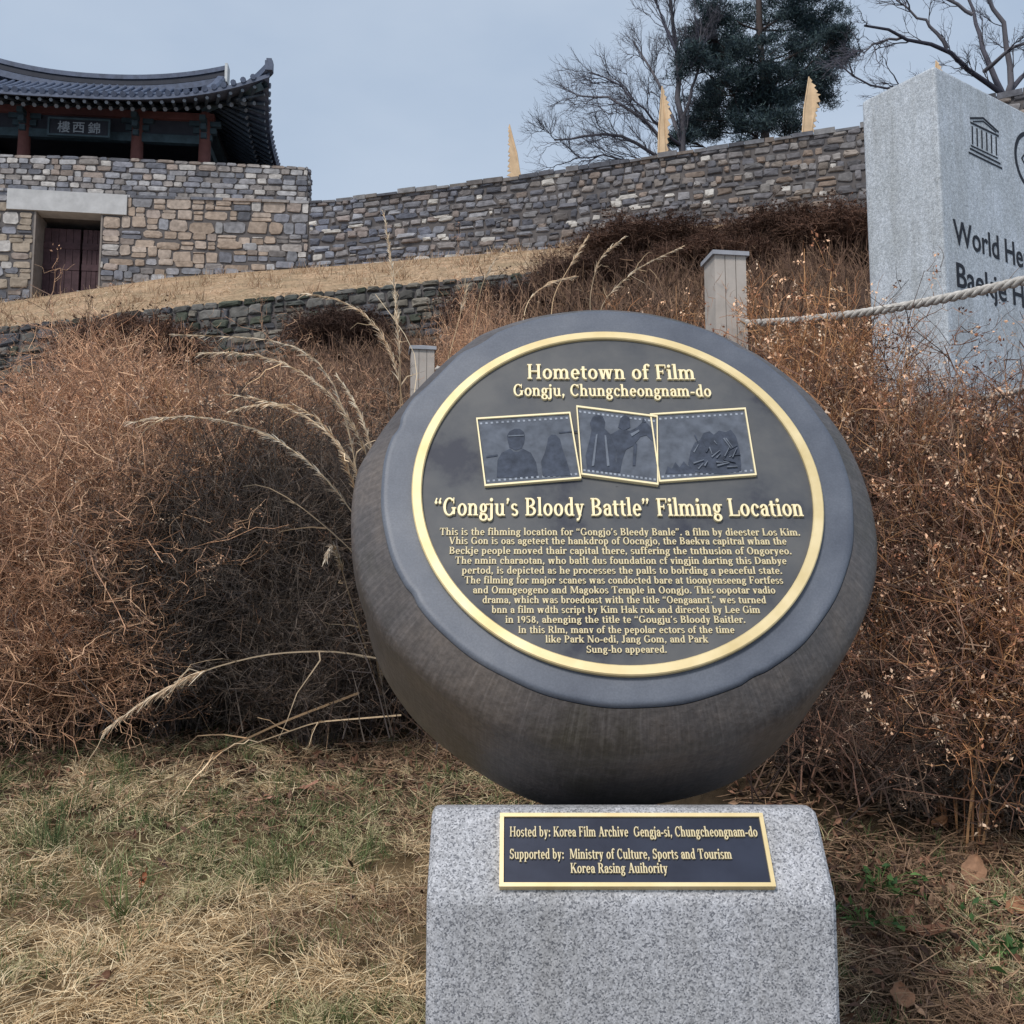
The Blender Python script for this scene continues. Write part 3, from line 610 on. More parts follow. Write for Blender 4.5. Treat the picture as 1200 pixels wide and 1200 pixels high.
# ------------------------------------------------------------------ the round stone with its plaque
tl, yw = radians(26), radians(1)
FN = np.array([sin(yw)*cos(tl), -cos(yw)*cos(tl), sin(tl)]); FX = np.array([cos(yw), sin(yw), 0]); FU = np.cross(FN, FX); FU = FU*np.sign(FU[2])
FC = np.array([.193, 1.872, 1.758])
stone_r = thing('round_monument', 'round dark stone with slanted front carrying a gold ringed film plaque', 'monument', (.194, 2.07, 1.17))
aR, bR, s0R, exR = .503, .372, .215, 3.4
prof_r = lambda s_: aR*(max(0, 1-abs((s_)/bR)**exR))**(1/exR)
rF = .430
ph = np.linspace(0, 2*pi, 321)
dep = np.r_[np.linspace(.007, .06, 8), np.linspace(.075, .565, 34), np.linspace(.57, .5868, 6)]
rng = np.random.default_rng(4)
hv = [(rng.integers(2, 9), rng.uniform(0, 6.3), rng.uniform(4, 16), rng.uniform(0, 6.3)) for _ in range(9)]
def edge(p): return   .0005*(sin(7*p+1)+sin(13*p)+sin(23*p+2)) - sum(w*max(0, 1-((p-c)/q)**2) for c, q, w in ((2.2, .09, .006), (2.5, .16, .008), (.9, .04, .003), (5.2, .05, .003), (3.7, .04, .003), (2.83, .05, .005)))
def flank_pt(p, dp):
    s_ = dp-s0R; r = prof_r(s_)
    r0 = rF+.006+edge(p)
    if dp < .075: r = r0+(prof_r(.075-s0R)-r0)*(1-(1-(dp-.007)/.068)**1.5)
    w = min(1, max(0, (dp-.03)/.1))
    r += w*.0035*sum(sin(k*p+a+dp*f)*cos(dp*f+b_) for k, a, f, b_ in hv)/2
    ch = max(0, 1-((p-2.55)/.42)**2)*max(0, 1-((dp-.09)/.1)**2); r -= .02*ch          # old chip on the upper left
    return FC-FN*dp+FX*(r*cos(p)+.001)+FU*(r*sin(p)+.008)
G = np.array([[flank_pt(p, d_) for d_ in dep] for p in ph]); cc = np.array([[(abs(p-pi)/1.0, d_*2, .75*max(0, 1-((p-2.5)/.55)**2)) for d_ in dep] for p in ph])  # third value masks the shadow painted on the upper left
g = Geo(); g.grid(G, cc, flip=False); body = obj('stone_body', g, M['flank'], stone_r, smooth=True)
g = Geo()                                                # ground front face with an eased edge
rings = [(rF+.0065, -.008), (rF+.005, -.0045), (rF+.0025, -.0015), (rF-.001, .0), (.422, .0), (.41, 0), (.37, 0), (.2, 0), (.001, 0)]
G = np.array([[FC+FN*h+FX*(r*cos(p)+.001*min(1, max(0, (r-.37)/.05)))+FU*(r*sin(p)+.010*min(1, max(0, (r-.37)/.05))) for r, h in [(q+(edge(p) if q > .415 else .4*edge(p) if q > .4 else 0), w) for q, w in rings]] for p in ph]); g.grid(G, flip=True); obj('polished_face', g, M['face'], stone_r, smooth=True)
def disc(g, r0, r1, h0, h1, n=120):
    a = np.linspace(0, 2*pi, n+1); prf = [(r1, h0), (r1, h1-.002), (r1-.002, h1), (r0+.002, h1), (r0, h1-.002), (r0, h0)] if r0 > 0 else [(r1, h0), (r1, h1), (.001, h1)]
    g.grid(np.array([[FC+FN*h+FX*r*cos(p)+FU*r*sin(p) for r, h in prf] for p in a]), flip=True)
g = Geo(); disc(g, 0, .365, .0, .004); plaque = obj('plaque', g, M['plaque'], stone_r)
g = Geo(); disc(g, .358, .377, .002, .011); obj('gold_ring', g, M['brass'], plaque)
def ff(x, y, h): return FC+FX*x+FU*y+FN*(h+.0042)
def fuv(px, py): q = hit(px, py, FC+FN*.004, FN)-FC; return q@FX, q@FU
def line(g, text, px0, px1, pyb, cap):                   # a line of letters between two measured points
    a, y0 = fuv(px0, pyb); b_, y1 = fuv(px1, pyb); c, y2 = fuv((px0+px1)/2, pyb-cap); letters(g, text, ff, a, b_, (y0+y1)/2, y2-(y0+y1)/2)
HT = .0048
g = Geo(); line(g, 'Hometown of Film', 617, 815, 446, 17); line(g, 'Gongju, Chungcheongnam-do', 601, 834, 466, 13.5); obj('heading_lettering', g, M['letter'], plaque)
g = Geo(); line(g, '“Gongju’s Bloody Battle” Filming Location', 508, 942, 606, 20.5); obj('title_lettering', g, M['letter'], plaque)
HT = .0022
PAR = [('This is the fihming location for “Gongjo’s Bleedy Banle”. a film by dieester Los Kim.', 515, 938, 628), ('Vhis Gon is oas ageteet the hankdrop of Oocngjo, the Baekva capitral whan the', 526, 922, 638.5),
 ('Beckje people moved thair capital there, suffering the tnthusion of Ongoryeo.', 526, 928, 650), ('The nmin charaotan, who batlt dus foundation cf vingjin darting this Danbye', 533, 922, 661.5),
 ('pertod, is depicted as he processes the palls to bolrding a peaceful state.', 541, 917, 673), ('The filming for major scanes was condocted bare at tioonyenseeng Fortfess', 544, 918, 684.5),
 ('and Omngeogeno and Magokos Temple in Oongjo. This oopotar vadio', 554, 909, 696), ('drama, which was broedoast with the title “Oengaanrt.” wes turned', 565, 898, 707.5),
 ('bnn a film wdth script by Kim Hak rok and directed by Lee Gim', 576, 891, 719), ('in 1958, ahenging the title te “Gougju’s Bloody Baitler.', 592, 874, 730.5),
 ('In this Rlm, manv of the pepolar ectors of the time', 607, 861, 742.5), ('like Park No-edi, Jang Gom, and Park', 639, 830, 753.5), ('Sung-ho appeared.', 687, 782, 765.5)]
g = Geo()
for tx, a, b_, y in PAR: line(g, tx, a, b_, y, 8.2)
obj('paragraph_lettering', g, M['letter2'], plaque)
def fpoly(pts, h0): return [FC+FX*u+FU*v+FN*h0 for u, v in (fuv(*p) for p in pts)]
FR = [[(558, 492), (668, 485), (681, 563), (568, 572)], [(675, 478), (770, 490), (771, 571), (681, 559)], [(761, 487), (873, 480), (886, 559), (772, 567)]]
_r = random.Random(21)
def stroke(x, y, L, a, w=1.5): dx, dy, c_, s_ = L*cos(a)/2, L*sin(a)/2, w*sin(a)/2, w*cos(a)/2; return [(x-dx-c_, y-dy+s_), (x+dx-c_*.4, y+dy+s_*.4), (x+dx+c_*.4, y+dy-s_*.4), (x-dx+c_, y-dy-s_)]
FIG = [[('d', [(582, 561), (583, 541), (588, 532), (598, 527), (602, 531), (608, 531), (612, 527), (622, 532), (628, 543), (631, 561)]), ('d', [(597, 526), (595, 518), (594, 512), (597, 507), (603, 504), (609, 504), (614, 508), (615, 514), (614, 521), (611, 527), (604, 529)]), ('l', [(595.5, 512.3), (614, 511.4), (614, 512.6), (595.5, 513.5)]),
  ('d', [(636, 560), (634, 542), (638, 533), (641, 522), (642, 515), (646, 511), (651, 511), (656, 516), (659, 528), (664, 542), (669, 559)]), ('d', [(570, 536), (583, 534), (583, 536), (570, 538)]), ('d', [(655, 508), (676, 506), (676, 507.5), (655, 509.5)])],
 [('d', [(688, 553), (686, 536), (690, 520), (693, 506), (691, 498), (694, 491), (700, 487), (706, 490), (709, 497), (708, 504), (716, 512), (722, 524), (721, 540), (724, 556)]), ('l', [(698, 512), (700, 511), (696, 548), (693, 549)]), ('l', [(708, 512), (710, 513), (714, 548), (711, 549)]), ('d', [(714, 512), (726, 505), (738, 507), (746, 503), (752, 497), (758, 498), (764, 505), (768, 514), (764, 519), (757, 512), (750, 514), (742, 524), (733, 529), (729, 540), (726, 556), (722, 556), (722, 530)]), ('d', [(752, 497), (753, 491), (757, 497)]), ('l', [(738, 511), (748, 506), (749, 508), (740, 514)]), ('d', [(724, 503), (727, 492), (732, 488), (737, 492), (738, 503), (731, 507)]), ('d', [(742, 522), (746, 522), (744, 548), (741, 548)])],
 [('d', [(779, 557), (782, 548), (787, 551), (791, 543), (796, 549), (801, 542), (806, 548), (812, 544), (815, 556)]), ('d', [(806, 545), (809, 530), (814, 520), (820, 517), (824, 509), (831, 507), (836, 511), (842, 506), (850, 508), (856, 505), (862, 513), (866, 528), (868, 546), (868, 554), (845, 557), (822, 556), (812, 553)])]
  + [('l' if q % 3 else 'd', stroke(_r.uniform(815, 862), _r.uniform(514, 550), _r.uniform(5, 15), _r.uniform(-1.2, 1.2), _r.uniform(1, 2))) for q in range(26)]]
for k, q in enumerate(FR):
    h = .003+.0015*(k == 1)
    uv = np.array([fuv(*p) for p in q]); c_ = uv.mean(0); sgn = -1
    ins = c_+(uv-c_)*[.972, .952]
    g = Geo(); n = 4
    for i in range(n):
        j = (i+1) % n; g.prism([FC+FX*u+FU*v+FN*.0045 for u, v in (uv[i], uv[j], ins[j], ins[i])], FN*(h+.0035))
    fr = obj('film_frame', g, M['letter'], plaque)
    g = Geo(); gp = Geo(); gp.prism([FC+FX*u+FU*v+FN*.0045 for u, v in c_+(uv-c_)*[.975, .957]], FN*h, srgb(94, 99, 108))
    g = Geo(); gl2 = Geo()
    for qn, (kind, pl) in enumerate(FIG[k]): (g if kind == 'd' else gl2).prism(fpoly(pl, .0045+h-.0004), FN*(.001+.00012*qn+(.0012 if kind == 'l' else 0)))
    figs, hil = g, gl2
    for a, b_, sg in ((0, 1, 1), (3, 2, -1)):
        for i in range(17):
            t_ = (i+.8)/17.6; p0 = uv[a]*(1-t_)+uv[b_]*t_; o_ = uv[3]*(1-t_)+uv[2]*t_ if sg > 0 else uv[0]*(1-t_)+uv[1]*t_; d_ = (o_-p0)/np.linalg.norm(o_-p0); e_ = (uv[b_]-uv[a])/np.linalg.norm(uv[b_]-uv[a])
            c0 = p0+d_*.0125; gp.prism([FC+FX*u+FU*v+FN*(.0045+h-.0005) for u, v in (c0-e_*.0022-d_*.0022, c0+e_*.0022-d_*.0022, c0+e_*.0022+d_*.0022, c0-e_*.0022+d_*.0022)], FN*.0012, srgb(150, 156, 166))
    pic = obj('film_picture', gp, M['picture'], plaque); obj('relief_figures', figs, M['relief_dark'], pic)
    if hil.v: obj('relief_highlights', hil, M['relief'], pic)
# ------------------------------------------------------------------ granite pedestal
yF, zFold, yT, zT = 1.64, P(740, 1055, 1.64)[2], 1.735, P(740, 947, 1.735)[2]
xL, xR = P(499, 1055, yF)[0], P(982, 1055, yF)[0]
ped = thing('pedestal', 'speckled grey granite pedestal with sloped front under the round stone', 'pedestal', ((xL+xR)/2, 2.0, .2))
def bevel_box(name, poly_yz, x0, x1, mat, parent, off=.014, seg=3):
    bm = bmesh.new(); r = np.array(root_of(parent).location)
    A = [bm.verts.new(Vector((x0, y, z))-Vector(r)) for y, z in poly_yz]; B_ = [bm.verts.new(Vector((x1, y, z))-Vector(r)) for y, z in poly_yz]
    n = len(poly_yz); bm.faces.new(A); bm.faces.new(B_[::-1])
    for i in range(n): bm.faces.new([A[(i+1) % n], A[i], B_[i], B_[(i+1) % n]])
    bmesh.ops.recalc_face_normals(bm, faces=bm.faces[:]); bmesh.ops.bevel(bm, geom=bm.edges[:], offset=off, segments=seg, profile=.6, affect='EDGES')
    me_ = bpy.data.meshes.new(name); bm.to_mesh(me_); bm.free(); me_.materials.append(mat); o = bpy.data.objects.new(name, me_); COL.objects.link(o); o.parent = parent; return o
bevel_box('granite_block', [(yF, .15), (yF, zFold), (yT, zT), (yT+.045, zT), (yT+.075, 1.181), (2.13, 1.1365), (2.13, .15)], xL, xR, M['granite'], ped, .016)
SN = np.cross([1, 0, 0], [0, yT-yF, zT-zFold]); SN = SN/np.linalg.norm(SN)*(1 if SN[1] < 0 else -1); SU = np.array([0, yT-yF, zT-zFold]); SU /= np.linalg.norm(SU); SC = np.array([0, (yF+yT)/2, (zFold+zT)/2])
def sv(px, py): q = hit(px, py, SC, SN)-SC; return q[0], q@SU
x0, v1 = sv(586, 957); x1, _ = sv(892, 957); _, v0 = sv(746, 1043); dx = (xL+xR)/2*0
g = Geo()
def sp(x, v, h): return SC+np.array([x, 0, 0])+SU*v+SN*h
def slab(g, a, b_, c, d_, h0, h1): g.prism([sp(a, c, h0), sp(b_, c, h0), sp(b_, d_, h0), sp(a, d_, h0)], SN*(h1-h0))
slab(g, x0+.004, x1-.004, v0+.004, v1-.004, -.001, .009); plate = obj('name_plate', g, M['panel'], ped)
g = Geo(); bw = .0065
slab(g, x0, x1, v0, v0+bw, -.001, .013); slab(g, x0, x1, v1-bw, v1, -.001, .013); slab(g, x0, x0+bw, v0+bw, v1-bw, -.001, .0128); slab(g, x1-bw, x1, v0+bw, v1-bw, -.001, .0128); obj('plate_frame', g, M['brass'], plate)
HT = .0035
def s_line(g, text, a, b_, yb, cap):
    u0, w0 = sv(a, yb); u1, _ = sv(b_, yb); _, w1 = sv((a+b_)/2, yb-cap); letters(g, text, lambda x, y, h: sp(x, y, h+.0092), u0, u1, w0, w1-w0)
g = Geo(); s_line(g, 'Hosted by: Korea Film Archive', 597, 736, 984.5, 11.5); s_line(g, 'Gengja-si, Chungcheongnam-do', 742, 887, 984.5, 11.5)
s_line(g, 'Supported by:', 597, 661, 1010.5, 11.5); s_line(g, 'Ministry of Culture, Sports and Tourism', 667, 857, 1010.5, 11.5); s_line(g, 'Korea Rasing Auihority', 668, 782, 1027, 11.5)
obj('plate_lettering', g, M['letter2'], plate)
# ------------------------------------------------------------------ inscribed stele
dS = 5.7; K0 = P(1095, 76, dS); hl, hr = radians(34.2), radians(55.8)
eL, eR = np.array([-sin(hl), cos(hl), 0]), np.array([sin(hr), cos(hr), 0])
a_, b2 = None, None
for t_ in np.linspace(.2, 1.2, 200):
    q = K0+eL*t_-[0, 0, CAMZ]; w = q[1]*cos(TH)+q[2]*sin(TH); 
    if 600+1200*q[0]/w <= 1010: break
tkS, lnS = t_, 3.1; zB = gh(K0[0], K0[1])-.3
stele = thing('inscribed_stele', 'tall pale granite stele with dark engraved lettering and temple emblem behind the rope', 'stele', (K0[0], K0[1], zB))
bm = bmesh.new(); loc = np.array([K0[0], K0[1], zB]); ft = [np.zeros(3), eR*lnS, eR*lnS+eL*tkS, eL*tkS]
lo = [bm.verts.new(tuple(f)) for f in ft]; hi = [bm.verts.new(tuple(f+[0, 0, K0[2]-zB])) for f in ft]
bm.faces.new(lo[::-1]); bm.faces.new(hi)
for i in range(4): bm.faces.new([lo[i], lo[(i+1) % 4], hi[(i+1) % 4], hi[i]])
bmesh.ops.recalc_face_normals(bm, faces=bm.faces[:]); bmesh.ops.bevel(bm, geom=bm.edges[:], offset=.02, segments=3, profile=.5, affect='EDGES')
me_ = bpy.data.meshes.new('stele_block'); bm.to_mesh(me_); bm.free(); me_.materials.append(M['stele']); o = bpy.data.objects.new('stele_block', me_); COL.objects.link(o); o.parent = stele
nR = np.cross(eR, [0, 0, 1]); nR = nR if nR[1] < 0 else -nR
def tv(px, py): q = hit(px, py, K0, nR)-K0; return q@eR, q[2]
def tp(u, v, h=0): return K0+eR*u+np.array([0, 0, v])+nR*h
def bar(g, p, q, wpx=3.0):
    a, b_ = np.array(tv(*p)), np.array(tv(*q)); d_ = (b_-a)/np.linalg.norm(b_-a); n_ = np.array([-d_[1], d_[0]])*wpx*dS*1.12/1200/2
    g.prism([tp(*(a-n_), .0005), tp(*(b_-n_), .0005), tp(*(b_+n_), .0005), tp(*(a+n_), .0005)], nR*.0025)
g = Geo()
for p, q, w in (((1136.5, 138.5), (1152, 138.5), 2.2), ((1152, 138.5), (1170, 155), 2.2), ((1137, 143.5), (1170, 159.5), 2.2), ((1140, 142.5), (1152, 142.2), 1.4), ((1152, 142.2), (1167, 155), 1.4), ((1136.5, 174), (1172, 192), 2), ((1135, 178.5), (1174, 197.5), 2), ((1137.5, 170.5), (1169, 185.5), 1.4)): bar(g, p, q, w)
for k in range(6): x = 1139+k*5.6; bar(g, (x, 148+k*2.5), (x+.6, 169+k*2.6), 2.0)
obj('temple_emblem', g, M['ink'], stele)
g = Geo(); cu, cv = tv(1209, 191); e0, _ = tv(1188.5, 182); R_ = cu-e0; aa = np.linspace(0, 2*pi, 49)
for r0, r1 in ((R_*.86, R_), ):
    g.grid(np.array([[tp(cu+r*cos(a), cv+r*sin(a)*1.0, .0012) for r in (r0, r1)] for a in aa]))
sq = R_*.62
for i in range(4):
    a, b_ = aa[i*12], aa[(i+1)*12]; g.prism([tp(cu+r*cos(x), cv+r*sin(x), .0012) for r, x in ((sq, a), (sq, b_), (sq*.88, b_), (sq*.88, a))], nR*.002)
obj('world_heritage_emblem', g, M['ink'], stele)
def stele_text(name, body, p0, p1, ref_chars):
    V, F = text_polys(body, 1.0, .009); Vr, _ = text_polys(ref_chars, 1.0, .009)
    u0, v0_ = tv(*p0); u1, _ = tv(*p1); sx = (u1-u0)/(Vr[:, 0].max()); _, vt = tv(p0[0], p0[1]-29.5); sy = (vt-v0_)/.73
    g = Geo(); g.add([tp(u0+v[0]*sx, v0_+v[1]*sy, .001+(v[2] > 0)*.0025) for v in V], F); obj(name, g, M['ink'], stele)
stele_text('heritage_lettering', 'World Heritage', (1118, 285), (1171, 306), 'World')
stele_text('area_lettering', 'Baekje Historic Areas', (1120, 335), (1180, 360), 'Baekje')
# ------------------------------------------------------------------ rope fence
def post(px, top_py, d, wpx, label):
    w = wpx*d/1200*.97; T = P(px, top_py, d); z0 = gh(T[0], T[1])-.15
    r = thing('fence_post', label, 'post', (T[0], T[1], z0), 'rope fence posts'); g = Geo(); H = T[2]-w*.18-z0
    y_ = radians(8); A = [(cos(y_), sin(y_), 0), (-sin(y_), cos(y_), 0), (0, 0, 1)]
    for i in (-1, 0, 1): g.box(np.array([T[0], T[1], z0+H/2])+np.array(A[0])*i*w*.31, w*.29, w*.9, H, None, A)
    g.box((T[0], T[1], z0+H/2), w*.8, w*.8, H-.01, None, A); obj('shaft', g, M['post_paint'], r)
    c = np.array([T[0], T[1], z0+H]); h = w*.53; b4 = [c+np.array(A[0])*i*h+np.array(A[1])*j*h for i, j in ((-1, -1), (1, -1), (1, 1), (-1, 1))]
    g = Geo(); g.add([*b4, *[p+[0, 0, .02] for p in b4], c+[0, 0, w*.3]], [[3, 2, 1, 0], [0, 1, 5, 4], [1, 2, 6, 5], [2, 3, 7, 6], [3, 0, 4, 7], [4, 5, 8], [5, 6, 8], [6, 7, 8], [7, 4, 8]]); obj('cap', g, M['post_cap'], r); return T, w
T1, w1 = post(849, 299, 4.7, 44, 'pale square fence post with pyramid cap above the round stone, nearer post'); T2, w2 = post(495, 408, 6.0, 31, 'pale fence post half hidden at the upper left rim of the round stone')
T3, w3 = post(1330, 262, 3.2, 70, 'pale fence post carrying the near end of the rope beside the stele')
def rope(name, a, b_, sag, r, label):
    n = 90; t_ = np.linspace(0, 1, n)[:, None]; c = a*(1-t_)+b_*t_; c[:, 2] -= sag*4*(t_*(1-t_))[:, 0]
    Lr = np.linalg.norm(b_-a); g = Geo(); tn = (b_-a)/Lr; s1 = np.cross(tn, [0, 0, 1]); s1 /= np.linalg.norm(s1); s2 = np.cross(s1, tn)
    for k in range(3):
        ph_ = t_*Lr/(r*9)*2*pi+k*2*pi/3; pth = c+(s1*np.cos(ph_)+s2*np.sin(ph_))*r*.5
        n2 = 500; tt = np.linspace(0, 1, n2); cc_ = np.array([np.interp(tt, t_[:, 0], c[:, k2]) for k2 in range(3)]).T; p2 = tt[:, None]*Lr/(r*7)*2*pi+k*2*pi/3
        g.tubes((cc_+(s1*np.cos(p2)+s2*np.sin(p2))*r*.52)[None], r*.56, None, 6)
    o = obj(name, g, M['rope'], None, True, tuple(a)); tag(o, label, 'rope', 'fence ropes'); return o
e1 = P(872, 379, 4.66); e2 = P(1320, 296, 3.1)
rope('fence_rope', e1, e2, .05, .0175, 'twisted pale rope crossing in front of the stele lettering')
rope('fence_rope', P(852, 392, 4.82), P(512, 432, 5.95), .12, .0175, 'twisted pale rope sagging behind the top of the round stone')
kt = P(1118, 466, 4.2); kz = gh(kt[0], kt[1])-.1; kr = thing('fence_stake', 'thin weathered wooden stake half hidden in the twigs before the stele', 'stake', (kt[0], kt[1], kz))
g = Geo(); g.tubes([[(kt[0], kt[1], kz), (kt[0]+.01, kt[1], (kz+kt[2])/2), kt+[0, 0, .02], kt+[0, 0, .021]]], [[.022, .02, .019, .002]], srgb(112, 100, 90), 8); obj('shaft', g, M['plant'], kr, True)
rope('fence_rope', P(1119, 471, 4.19), P(1330, 420, 3.1), .02, .015, 'lower grey rope showing through the twigs at the right edge')
#VEG
# ------------------------------------------------------------------ vegetation
def dim(pal, k): return [c*k for c in pal]
def unit(v): return v/(np.linalg.norm(v, axis=-1, keepdims=True)+1e-9)
def pick(pal, n, lo=.7, hi=1.3):
    pal = np.array(pal); return pal[RNG.integers(0, len(pal), n)]*RNG.uniform(lo, hi, (n, 1))
def along(paths, idx, t):                                 # points and tangents on polylines
    K = paths.shape[1]; f = np.clip(t, 0, .999)*(K-1); i = f.astype(int); w = (f-i)[:, None]
    a, b_ = paths[idx, i], paths[idx, i+1]; return a*(1-w)+b_*w, unit(b_-a)
def sprout(par, n, K, L0, L1, tmin, mixt, up, wob, droop=0.0):
    idx = RNG.integers(0, len(par), n); t = RNG.uniform(tmin, 1, n); o, tg_ = along(par, idx, t)
    d = unit(tg_*mixt + unit(RNG.normal(size=(n, 3))) + np.array([0, 0, up])); Ls = RNG.uniform(L0, L1, n)*(1.15-.5*t)
    s_ = np.linspace(0, 1, K)[None, :, None]; p = o[:, None] + d[:, None]*Ls[:, None, None]*s_
    p += np.cumsum(RNG.normal(size=(n, K, 3))*wob, 1)*Ls[:, None, None]*(s_ > 0); p[..., 2] -= droop*Ls[:, None]*s_[..., 0]**2
    return p
def shrub(H, R_, counts, pal, lean=(0, 0), rad=.004, seeds=0, ssize=.006, spal=None, arch_=.25, wob=.05, lens=((.2, .5), (.1, .26), (.04, .11)), elong=1.0, br=.22, twob=.09, cl=5, up=.3, mixt=.9):
    n = counts[0]; K = 9; a = RNG.uniform(0, 2*pi, n); rr_ = np.sqrt(RNG.uniform(0, 1, n))
    base = np.c_[np.cos(a)*rr_*R_*br, np.sin(a)*rr_*R_*br, np.full(n, -.05)]
    tip = np.c_[np.cos(a)*rr_*R_ + lean[0]*H, np.sin(a)*rr_*R_ + lean[1]*H, H*(1-.4*rr_**2)*RNG.uniform(.5, 1.05, n)]
    s_ = np.linspace(0, 1, K)[None, :, None]; p = base[:, None]*(1-s_) + tip[:, None]*s_
    p[..., 2] += arch_*H*(s_*(1-s_))[..., 0]*1.6; p[..., :2] -= (tip-base)[:, None, :2]*(s_*(1-s_))*.5
    p += np.cumsum(RNG.normal(size=(n, K, 3))*wob*H*.5, 1)*s_
    g = Geo(); g.tubes(p, rad*np.linspace(1, .4, K)[None]*RNG.uniform(.6, 1.5, (n, 1)), pick(pal, n, .55, 1.15)); par = p; r_ = rad*.6
    for m, (l0, l1), tm in zip(counts[1:], lens, (.15, .2, .15)):
        K2 = 6 if l1 > .2 else 5 if l1 > .12 else 4
        par = sprout(par, m, K2, l0*H, l1*H, tm, mixt, up, twob, .06); g.tubes(par, r_*np.linspace(1, .45, K2)[None]*RNG.uniform(.7, 1.3, (m, 1)), pick(pal, m, .6, 1.35)); r_ *= .62
    if seeds:                                            # heads sit in little clusters on the twig ends
        q = seeds//cl; i = RNG.integers(0, len(par), q); c = np.repeat(par[i, -1], cl, 0) + RNG.normal(size=(q*cl, 3))*.011; g.quads(c, RNG.uniform(.45, 1.35, len(c))*ssize, np.repeat(pick(spal or pal, q, .6, 1.2), cl, 0), elong)
    return g
ORANGE = dim([srgb(204, 162, 130), srgb(186, 146, 118), srgb(222, 184, 150), srgb(160, 126, 106), srgb(136, 112, 98)], .96)
GREYB = dim([srgb(132, 122, 114), srgb(108, 100, 98), srgb(150, 136, 124), srgb(88, 82, 80), srgb(150, 130, 116)], .5)
RED = dim([srgb(170, 132, 114), srgb(146, 114, 102), srgb(192, 148, 124), srgb(116, 97, 90), srgb(206, 174, 150)], .44)
SEED = dim([srgb(216, 178, 150), srgb(180, 128, 100), srgb(112, 80, 68), srgb(226, 200, 176), srgb(120, 86, 72)], .85)
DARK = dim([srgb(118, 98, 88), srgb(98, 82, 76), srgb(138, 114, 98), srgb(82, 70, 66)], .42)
STRAW = [srgb(206, 182, 150), srgb(190, 164, 132), srgb(216, 196, 166), srgb(172, 146, 116)]
FUZZ = dim([srgb(228, 190, 158), srgb(204, 160, 130), srgb(238, 212, 184), srgb(160, 124, 102)], 1.0)
protoA = [shrub(1.5, .85, (70, 760, 4200, 5200), ORANGE, (-.2, -.06), .0056, 15000, .0055, FUZZ, arch_=.2, cl=6).mesh('broom_stems_a', M['plant']), shrub(1.5, .75, (60, 640, 3600, 5200), ORANGE, (-.02, -.1), .0056, 14000, .0055, FUZZ, arch_=.3, cl=6, twob=.12).mesh('broom_stems_b', M['plant'])]
protoB = [shrub(1.3, .62, (70, 900, 5200, 6500), GREYB, (0, 0), .0042, 4500, .0065, GREYB, wob=.06, arch_=.15, twob=.12).mesh('grey_stems', M['plant'])]
protoC = [shrub(1.5, .7, (44, 420, 2000, 3600), RED, (-.05, 0), .0056, 9500, .0072, SEED, wob=.08, twob=.12).mesh('red_stems_a', M['plant']), shrub(1.5, .8, (40, 380, 1800, 3300), RED, (.08, -.05), .0058, 8000, .0072, SEED, wob=.09, arch_=.35, twob=.14).mesh('red_stems_b', M['plant'])]
protoD = [shrub(1.4, .36, (16, 120, 700, 1500), dim([srgb(200, 146, 106), srgb(214, 168, 124), srgb(170, 124, 94)], .75), (.03, 0), .0038, 3600, .0075, SEED+FUZZ, wob=.04, arch_=.1, lens=((.12, .3), (.07, .16), (.03, .08)), twob=.07, cl=7).mesh('aster_stems', M['plant'])]
def plant(name, protos, k, px, d, top_py, H0, label, cat, group, wide=1.0, rot=None, part='stems'):
    T = P(px, top_py, d); z0 = gh(T[0], T[1]); h = (T[2]-z0)/H0
    r = thing(name, label, cat, (T[0], T[1], z0), group)
    o = bpy.data.objects.new(part, protos[k % len(protos)]); COL.objects.link(o); o.parent = r; o.scale = (h**.5*wide, h**.5*wide, h); o.rotation_euler = (0, 0, RNG.uniform(-.7, .7) if rot is None else rot)
    return r
GA, GB, GC, GD = 'orange brown broom shrubs on the left', 'dark grey leafless shrubs around the round stone', 'reddish brown twiggy shrubs on the right', 'dried flower stalks with seed heads'
for k, (px, d, ty, w, lb) in enumerate([
 (20, 4.75, 520, 1.0, 'dense orange brown broom shrub filling the left photo edge'), (135, 4.8, 480, 1.0, 'rust brown broom shrub with left-sweeping stems, second from the left edge'),
 (235, 5.4, 425, .9, 'orange brown broom shrub rising behind the dark grey shrub'), (60, 6.0, 478, 1.0, 'broom shrub behind the front row, its top against the dark retaining wall'),
 (-80, 5.1, 490, 1.0, 'broom shrub cut off by the left photo edge'), (340, 6.3, 440, .9, 'brown broom shrub behind the pale arching grass plumes'),
 (170, 6.6, 412, .9, 'tall broom shrub in the back row below the retaining wall'), (95, 4.45, 640, .85, 'low reddish broom shrub at the edge of the lawn'), (-15, 4.5, 600, .9, 'low broom shrub at the lawn edge in the far left corner'),
 (545, 6.3, 385, .4, 'rust brown shrub tuft peeking over the upper left rim of the round stone'), (610, 6.6, 375, .5, 'thin brown shrub behind the top of the round stone')]):
    plant('broom_shrub', protoA, k, px, d, ty, 1.5, lb, 'shrub', GA, w)
